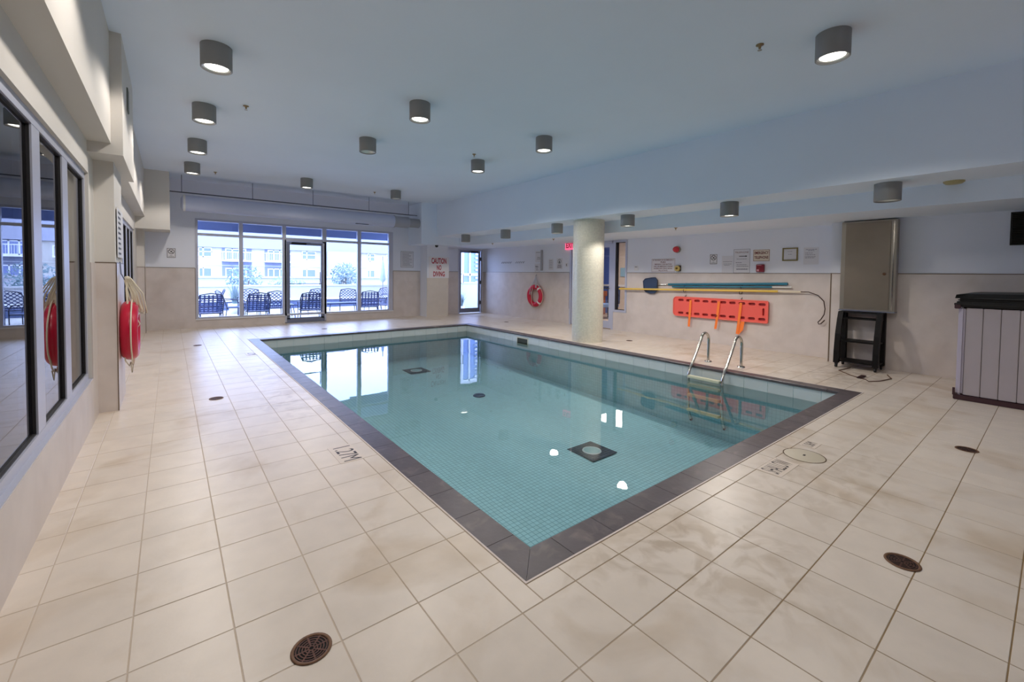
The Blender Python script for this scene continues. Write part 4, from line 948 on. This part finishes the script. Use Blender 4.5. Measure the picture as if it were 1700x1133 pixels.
def hot_tub():
    X0, X1, Y1, Y0 = 6.86, 8.17, .70, -1.45
    t = thing('hot_tub', 'pale grey slatted hot tub at the right frame edge', 'hot tub', (0, 0, 0))
    MB().box(X0+.04, Y0+.04, .06, X1-.04, Y1-.04, 1.0).build('shell', TUBP, t)
    MB().box(X0-.015, Y0, 0, X1, Y1+.015, .055, .006).build('base_rail', TUBB, t)
    for (x, y) in ((X0, Y1-.055), (X0, Y0), (X1-.055, Y1-.055), (X1-.055, Y0)):
        MB().box(x, y, .055, x+.055, y+.055, 1.03, .018).build('corner_post', mat('silver lilac post', (186, 180, 196), .4), t)
    p = .13; y = Y1-.058
    while y-p > Y0+.05:
        MB().box(X0+.006, y-p+.0018, .06, X0+.04, y-.0018, 1.02, .004).build('slat', TUBP, t); y -= p
    x = X0+.06
    while x+p < X1-.05:
        MB().box(x+.003, Y1-.04, .06, x+p-.003, Y1-.006, 1.02, .004).box(x+.003, Y0+.006, .06, x+p-.003, Y0+.04, 1.02, .004).build('slat', TUBP, t); x += p
    c = tag(MB().box(X0-.03, Y0-.03, 1.03, X1+.02, Y1+.035, 1.09, .02).build('spa_cover', VINYL), 'thick folded black vinyl cover on top of the hot tub', 'cover')
    MB().box(X0-.0, Y0, 1.085, X1, Y1+.01, 1.125, .015).build('fold', VINYL, c)
    MB().poly([(X0-.02, Y1+.03, 1.125), (X0-.02, Y1+.02, 1.165), (X0+.05, Y1-.06, 1.175), (X0+.06, Y0, 1.215), (X0-.02, Y0, 1.19), (X0-.03, Y0, 1.125)], (X1-X0, 0, 0)).build('upper_panel', VINYL, c)
    MB().box(X0-.035, Y1-.02, 1.01, X0-.012, Y1+.03, 1.06, .005).build('strap', TUBB, c)
    MB().box(X0-.02, Y1, .05, X0-.005, Y1+.02, .13).build('drain_fitting', TUBB, t)
hot_tub()

# ------------------------------------------------------------------ outside: patio, chairs, building
OUTM = mat('pale patio paving', (167, 163, 154), .8, noise=.06, nscale=5)
struct('patio', MB().box(-14, YW+.22, -.25, 34, 20, -.12), OUTM)
struct('ground', MB().box(-120, 20, -3.3, 180, 160, -3.2).box(-120, 5, -3.3, -14, 20, -3.2), mat('street asphalt', (160, 160, 158), .9))
cn = struct('canopy', MB().box(-1.5, YW+.22, 2.66, 7.2, 14.4, 2.80).box(-1.5, 14.25, 2.44, 7.2, 14.4, 2.66), mat('slate blue canopy', (120, 132, 166), .7))
pl_ = thing('planter', 'long low dark planter along the far patio edge', 'planter', (0, 0, 0))
MB().box(-8, 19.2, -.12, 9.0, 19.9, .20).build('trough', mat('blue grey trough', (80, 92, 124), .7), pl_)
MB().box(-8, 19.15, .20, 9.0, 19.95, .25).build('lip', mat('white stone lip', (198, 198, 198), .7), pl_)
struct('parapet', MB().box(-14, 20.6, -.12, 34, 20.8, .72).box(-14, 20.55, .72, 34, 20.85, .78), mat('white parapet', (172, 171, 168), .8))
struct('parapet', MB().box(-20, 30, -3.2, 44, 30.2, .95).box(-20, 29.9, .95, 44, 30.3, 1.05), mat('pale podium wall', (165, 164, 167), .8))
def patio_chair(style):
    t = thing('patio_chair', '', 'chair', (0, 0, 0), group='patio chairs outside the big window')
    M_ = mat('navy blue strapping', (40, 58, 108), .6); F_ = mat('black blue chair frame', (30, 38, 66), .5)
    w_ = .26; yb, lean = .22, .16
    MB().tube([(-w_, yb, .40), (-w_-.01, yb+lean*.6, .72), (-w_+.03, yb+lean, .86), (0, yb+lean+.01, .90), (w_-.03, yb+lean, .86), (w_+.01, yb+lean*.6, .72), (w_, yb, .40)], .014, 6).build('back_frame', F_, t)
    lat = MB()
    P0 = lambda u, v: Vector((u*(w_), yb+lean*v*1.0, .42+.44*v))
    if style == 0:
        for i in range(6):
            u = -.86+i*.344; a, b = P0(u, 0), P0(u*.97, 1); lat.add([a+Vector((-.017, 0, 0)), a+Vector((.017, 0, 0)), b+Vector((.017, 0, 0)), b+Vector((-.017, 0, 0))], [(0, 1, 2, 3)])
        for i in range(8):
            v = .05+i*.125; a, b = P0(-1, v), P0(1, v); d = Vector((0, -.004, .013)); lat.add([a-d, b-d, b+d, a+d], [(0, 1, 2, 3)])
    else:
        for i in range(-4, 5):
            for s_ in (1, -1):
                pts = []
                for v in (0, 1):
                    u = i*.42+s_*(v-.5)*2.0; pts.append((u, v))
                (u0, v0), (u1, v1) = pts
                # clip to the back
                def at(u): return v0+(u-u0)/(u1-u0)*(v1-v0)
                ua, ub = max(min(u0, u1), -.98), min(max(u0, u1), .98)
                if ua >= ub: continue
                A, B = P0(ua, at(ua)), P0(ub, at(ub)); n_ = Vector((-(B-A).z, 0, (B-A).x)).normalized()*.010; lat.add([A-n_, B-n_, B+n_, A+n_], [(0, 1, 2, 3)])
    lat.build('back_strapping', M_, t)
    st = MB()
    for i in range(6):
        y = -.22+i*.08; st.box(-w_, y, .395, w_, y+.045, .402)
    for i in range(5):
        x = -.22+i*.10; st.box(x, -.24, .388, x+.045, .22, .395)
    st.build('seat_strapping', M_, t)
    MB().tube([(-w_, yb, .39), (-w_, -.24, .39), (w_, -.24, .39), (w_, yb, .39)], .014, 6, closed=True).build('seat_frame', F_, t)
    for s_ in (-1, 1):
        MB().tube([(s_*w_, yb+.08, .62), (s_*(w_+.03), .1, .63), (s_*(w_+.03), -.2, .61), (s_*(w_+.02), -.25, .5), (s_*(w_+.02), -.24, 0)], .012, 6).build('armrest', F_, t)
        MB().tube([(s_*w_, yb, .39), (s_*(w_+.01), yb+.06, 0)], .012, 6).build('leg', F_, t)
    return t
c0, c1 = patio_chair(0), patio_chair(1)
ZP = -.12
# local -y is the front of the seat; rot PI shows the back strapping toward the pool room
spots = [(c0, .78, 13.45, PI+.05, 'navy strapped patio chair at the left end of the window, back to the glass'), (c0, 1.85, 13.5, PI, 'navy strapped patio chair in the second bay, back to the glass'),
         (c0, 3.12, 13.25, PI-.12, 'navy strapped patio chair right outside the glazed door'), (c0, 4.95, 13.6, PI-.25, 'navy strapped patio chair behind the fourth mullion, back to the glass'),
         (c1, 2.42, 14.6, PI+.1, 'diamond strapped patio chair behind the second bay chair'), (c1, 5.75, 14.0, PI+.7, 'diamond strapped patio chair at the right end of the window'),
         (c1, 1.45, 15.2, PI/2+.2, 'side-turned patio chair seen between the first two chairs'), (c1, 5.0, 15.8, PI-.3, 'diamond strapped patio chair beyond the long low table'),
         (c1, 2.05, 16.8, PI, 'far patio chair with arched back in the second bay'), (c1, 3.9, 16.2, PI+.2, 'far patio chair seen through the upper half of the door'), (c1, .95, 16.2, -PI/2, 'far patio chair facing left in the first bay'), (c1, 6.4, 16.5, PI+.3, 'far patio chair behind the right end chair')]
used = set()
for p_, x, y, r_, lb in spots:
    if p_.name in used: o = dup(p_, (x, y, ZP), r_, lb)
    else: used.add(p_.name); o = p_; o.location = (x, y, ZP); o.rotation_euler.z = r_; o['label'] = lb
def ptable(x, y, w_, d_, lb, h=.42):
    t = thing('patio_table', lb, 'table', (x, y, ZP)); F_ = mat('slate table metal', (70, 86, 128), .5)
    mb = MB(); k = int(w_/.07)
    for i in range(k): mb.box(-w_/2+i*.07, -d_/2, h-.012, -w_/2+i*.07+.045, d_/2, h)
    mb.build('tabletop', F_, t, kind='stuff'); MB().box(-w_/2, -d_/2, h-.04, w_/2, -d_/2+.03, h).box(-w_/2, d_/2-.03, h-.04, w_/2, d_/2, h).build('apron', F_, t)
    for a in (-1, 1):
        for b in (-1, 1): MB().tube([(a*(w_/2-.06), b*(d_/2-.06), 0), (a*(w_/2-.12), b*(d_/2-.1), h-.02)], .014, 6).build('leg', F_, t)
ptable(4.35, 14.3, 1.1, .6, 'long low slatted patio table behind the fourth bay', .5)
ptable(2.75, 15.4, .9, .6, 'low slatted patio table behind the second bay chairs')
ptable(5.6, 15.2, .8, .6, 'low slatted patio table behind the right end chair', .38)
um = thing('closed_umbrella', 'closed pale patio umbrella beyond the fourth mullion', 'umbrella', (7.55, 19.0, ZP)); MB().tube([(0, 0, 0), (0, 0, 2.2)], .02, 8).build('pole', ALUD, um); MB().lathe([(.05, 1.05), (.13, 1.15), (.10, 1.5), (.05, 1.95), (.0, 2.05)], n=10).build('canopy', mat('grey blue canvas', (150, 162, 190), .8), um)
# shrubs
LEAF = mat('blue green leaves', (103, 124, 126), .7, noise=.2, nscale=8)
def shrub(x, y, r_, h_, lb, n, seed, z0=-.12):
    rr = random.Random(seed); t = thing('shrub', lb, 'shrub', (x, y, z0))
    mb = MB()
    for i in range(n):
        th, ph = rr.uniform(0, 2*PI), math.acos(rr.uniform(-1, 1)); q = rr.random()**.45
        c = Vector((q*r_*math.sin(ph)*math.cos(th), q*r_*math.sin(ph)*math.sin(th), h_*.58+q*h_*.42*math.cos(ph)))
        a = Vector((rr.uniform(-1, 1), rr.uniform(-1, 1), rr.uniform(-.4, 1))).normalized(); b = a.orthogonal().normalized(); s_ = rr.uniform(.06, .12)
        mb.add([c-a*s_, c+b*s_*.35, c+a*s_, c-b*s_*.35], [(0, 1, 2, 3)])
    mb.build('foliage', LEAF, t, kind='stuff')
    mb = MB()
    for i in range(6): mb.tube([(rr.uniform(-.05, .05), rr.uniform(-.05, .05), 0), (rr.uniform(-.3, .3)*r_, rr.uniform(-.3, .3)*r_, h_*.6)], .02, 5)
    mb.build('stems', mat('brown stems', (110, 96, 84), .8), t)
shrub(2.6, 22.3, .75, 1.75, 'loose leafy shrub beyond the parapet behind the first mullion', 420, 1)
shrub(4.5, 23.6, .9, 1.25, 'low wide shrub beyond the parapet in the second bay', 420, 2)
shrub(6.75, 21.8, .7, 2.0, 'tall rounded shrub beyond the parapet in the fourth bay', 620, 3)
def pot(x, y, lb, seed, s_=1):
    rr = random.Random(seed); t = thing('potted_grass', lb, 'plant', (x, y, ZP)); MB().lathe([(0, 0), (.13*s_, 0), (.19*s_, .32*s_), (.17*s_, .32*s_), (.16*s_, .28*s_), (0, .28*s_)], n=16).build('pot', mat('white pot', (224, 222, 218), .6), t)
    mb = MB()
    for i in range(60):
        a = rr.uniform(0, 2*PI); l_ = rr.uniform(.35, .75)*s_; o_ = rr.uniform(.05, .35)*s_; w_ = Vector((-math.sin(a), math.cos(a), 0))*.008
        B = Vector((.06*math.cos(a), .06*math.sin(a), .28*s_)); M2 = B+Vector((o_*.4*math.cos(a), o_*.4*math.sin(a), l_*.7)); T_ = B+Vector((o_*math.cos(a), o_*math.sin(a), l_))
        mb.add([B-w_, B+w_, M2+w_, M2-w_, T_], [(0, 1, 2, 3), (3, 2, 4)])
    mb.build('blades', LEAF, t, kind='stuff')
pot(1.75, 17.6, 'potted grass behind the chairs in the first bay', 5, 1.1)
pot(8.6, 14.0, 'low tufted plant outside the far right glass door', 6, .8)
# neighbouring building outside the far right door
nb = struct('neighbour_wall', MB().box(8.0, 17.5, -.12, 16.5, 17.7, 7), mat('white render', (181, 179, 176), .8))
t = thing('glass_screen', 'frosted white screen panel outside the far right glass door', 'screen', (0, 0, 0))
MB().box(8.9, 15.0, -.1, 10.3, 15.03, .95).build('panel', mat('frosted panel', (188, 198, 204), .5), t)
for x in (8.9, 9.15, 10.15, 10.3): MB().box(x-.02, 14.97, -.12, x+.02, 15.05, 1.0).build('post', WWHITE, t)
MB().box(8.88, 14.97, .95, 10.32, 15.05, 1.0).build('rail', WWHITE, t)
t = thing('shuttered_window', 'window with white louvres on the wall outside the far right door', 'window', (0, 0, 0))
fm = MB(); frame_rect(fm, 10.75, 12.9, .2, 3.4, .09, 17.40, 17.5, 'y'); fm.box(10.84, 17.4, 1.25, 12.81, 17.5, 1.36).box(11.15, 17.4, .2, 11.22, 17.5, 3.4); fm.build('frame', WWHITE, t)
MB().box(10.84, 17.46, .29, 12.81, 17.49, 3.31).build('pane', mat('blue grey glass', (112, 132, 178), .2), t)
for i in range(16): MB().box(11.5, 17.38, .35+i*.19, 12.75, 17.44, .42+i*.19).build('louvre', WWHITE, t)

def building():
    sc = 77/50; Y = 77.; bx = lambda x: x*sc; bz = lambda z: 1.335+(z-1.335)*sc
    t = thing('apartment_building', 'long pale apartment block with white balconies across the street', 'building', (0, 0, 0))
    cream = mat('pale cream render', (183, 178, 168), .85, noise=.02, nscale=.3); band = mat('pale lilac cladding', (146, 147, 160), .8)
    grey = mat('blue grey recessed wall', (120, 126, 148), .8); pane = mat('building glass', (112, 124, 164), .2)
    X0, X1 = bx(-8), bx(40)
    MB().box(X0, Y, -3.2, X1, Y+8, bz(3.6)).build('wall', cream, t)
    MB().box(X0, Y-.5, bz(3.60), X1, Y+8, bz(3.60)+7).build('upper_cladding', band, t)
    MB().box(X0, Y-.25, bz(.62), X1, Y, bz(.72)).box(X0, Y-.12, bz(1.9), X1, Y, bz(1.93)).build('string_course', WWHITE, t)
    MB().box(X0, Y-.5, -3.2, X1, Y, bz(.30)).build('podium', mat('lilac podium', (154, 154, 165), .8), t)
    MB().box(X0, Y-.6, bz(.28), X1, Y, bz(.36)).build('podium_ledge', WWHITE, t)
    def win(x0, x1, z0, z1, rail=True):
        f = MB(); frame_rect(f, bx(x0), bx(x1), bz(z0), bz(z1), .12, Y-.10, Y, 'y'); xm = bx(x0+(x1-x0)*.35); f.box(xm-.08, Y-.1, bz(z0), xm+.08, Y, bz(z1))
        if rail: f.box(bx(x0), Y-.1, bz(z0+(z1-z0)*.52), bx(x1), Y, bz(z0+(z1-z0)*.60))
        fo = f.build('window', WWHITE, t); MB().box(bx(x0)+.1, Y-.05, bz(z0)+.1, bx(x1)-.1, Y-.02, bz(z1)-.1).build('pane', pane, fo)
    def balcony(x0, x1, full):
        MB().box(bx(x0), Y-.06, bz(.72), bx(x1), Y-.01, bz(3.6)).build('recess', grey, t)
        MB().box(bx(x0-.05), Y-1.6, bz(2.28), bx(x1+.05), Y, bz(2.40)).build('balcony_slab', WWHITE, t)
        r_ = MB(); z0_, z1_ = bz(2.40), bz(3.22); r_.box(bx(x0), Y-1.58, z1_-.1, bx(x1), Y-1.5, z1_)
        n = int((bx(x1)-bx(x0))/.22)
        for i in range(n+1):
            x = bx(x0)+(bx(x1)-bx(x0))*i/n; k = .10 if i in (0, n, n//2) else .03; r_.box(x-k/2, Y-1.57, z0_, x+k/2, Y-1.51, z1_)
        for x in (x0, x1): r_.box(bx(x)-.04, Y-1.5, z1_-.1, bx(x)+.04, Y, z1_)
        r_.build('balcony_rail', WWHITE, t, kind='stuff')
        for zz0, zz1 in ((2.42, 3.55), (.74, 1.66)):
            f = MB(); a, b = x0+.25, x1-.45; frame_rect(f, bx(a), bx(b), bz(zz0), bz(zz1), .14, Y-.16, Y-.06, 'y')
            for q in (.33, .66): f.box(bx(a+(b-a)*q)-.07, Y-.16, bz(zz0), bx(a+(b-a)*q)+.07, Y-.06, bz(zz1))
            fo = f.build('window', WWHITE, t); MB().box(bx(a)+.1, Y-.1, bz(zz0)+.1, bx(b)-.1, Y-.07, bz(zz1)-.1).build('pane', pane, fo)
    for x0, x1 in ((-2.3, -.6), (-7, -5)): win(x0, x1, 2.67, 3.56); win(x0, x1, .73, 1.66)
    for x0, x1 in ((2.1, 3.15), (11.0, 12.4), (18.0, 18.9), (20.3, 21.2), (25, 27)): win(x0, x1, 2.67, 3.56); win(x0, x1, .73, 1.66, False)
    for x0, x1 in ((3.95, 6.4), (7.55, 9.9), (-4.6, -2.8), (29, 32)): balcony(x0, x1, 1)
    MB().box(bx(13.3), Y-2.0, -3.2, bx(16.6), Y, bz(3.6)).build('stair_tower', mat('lilac stair tower', (160, 160, 174), .8), t)
    MB().box(bx(21.8), Y-1.2, -3.2, bx(25), Y, bz(3.6)).build('corner_bay', mat('pale aqua bay', (147, 161, 168), .8), t)
building()
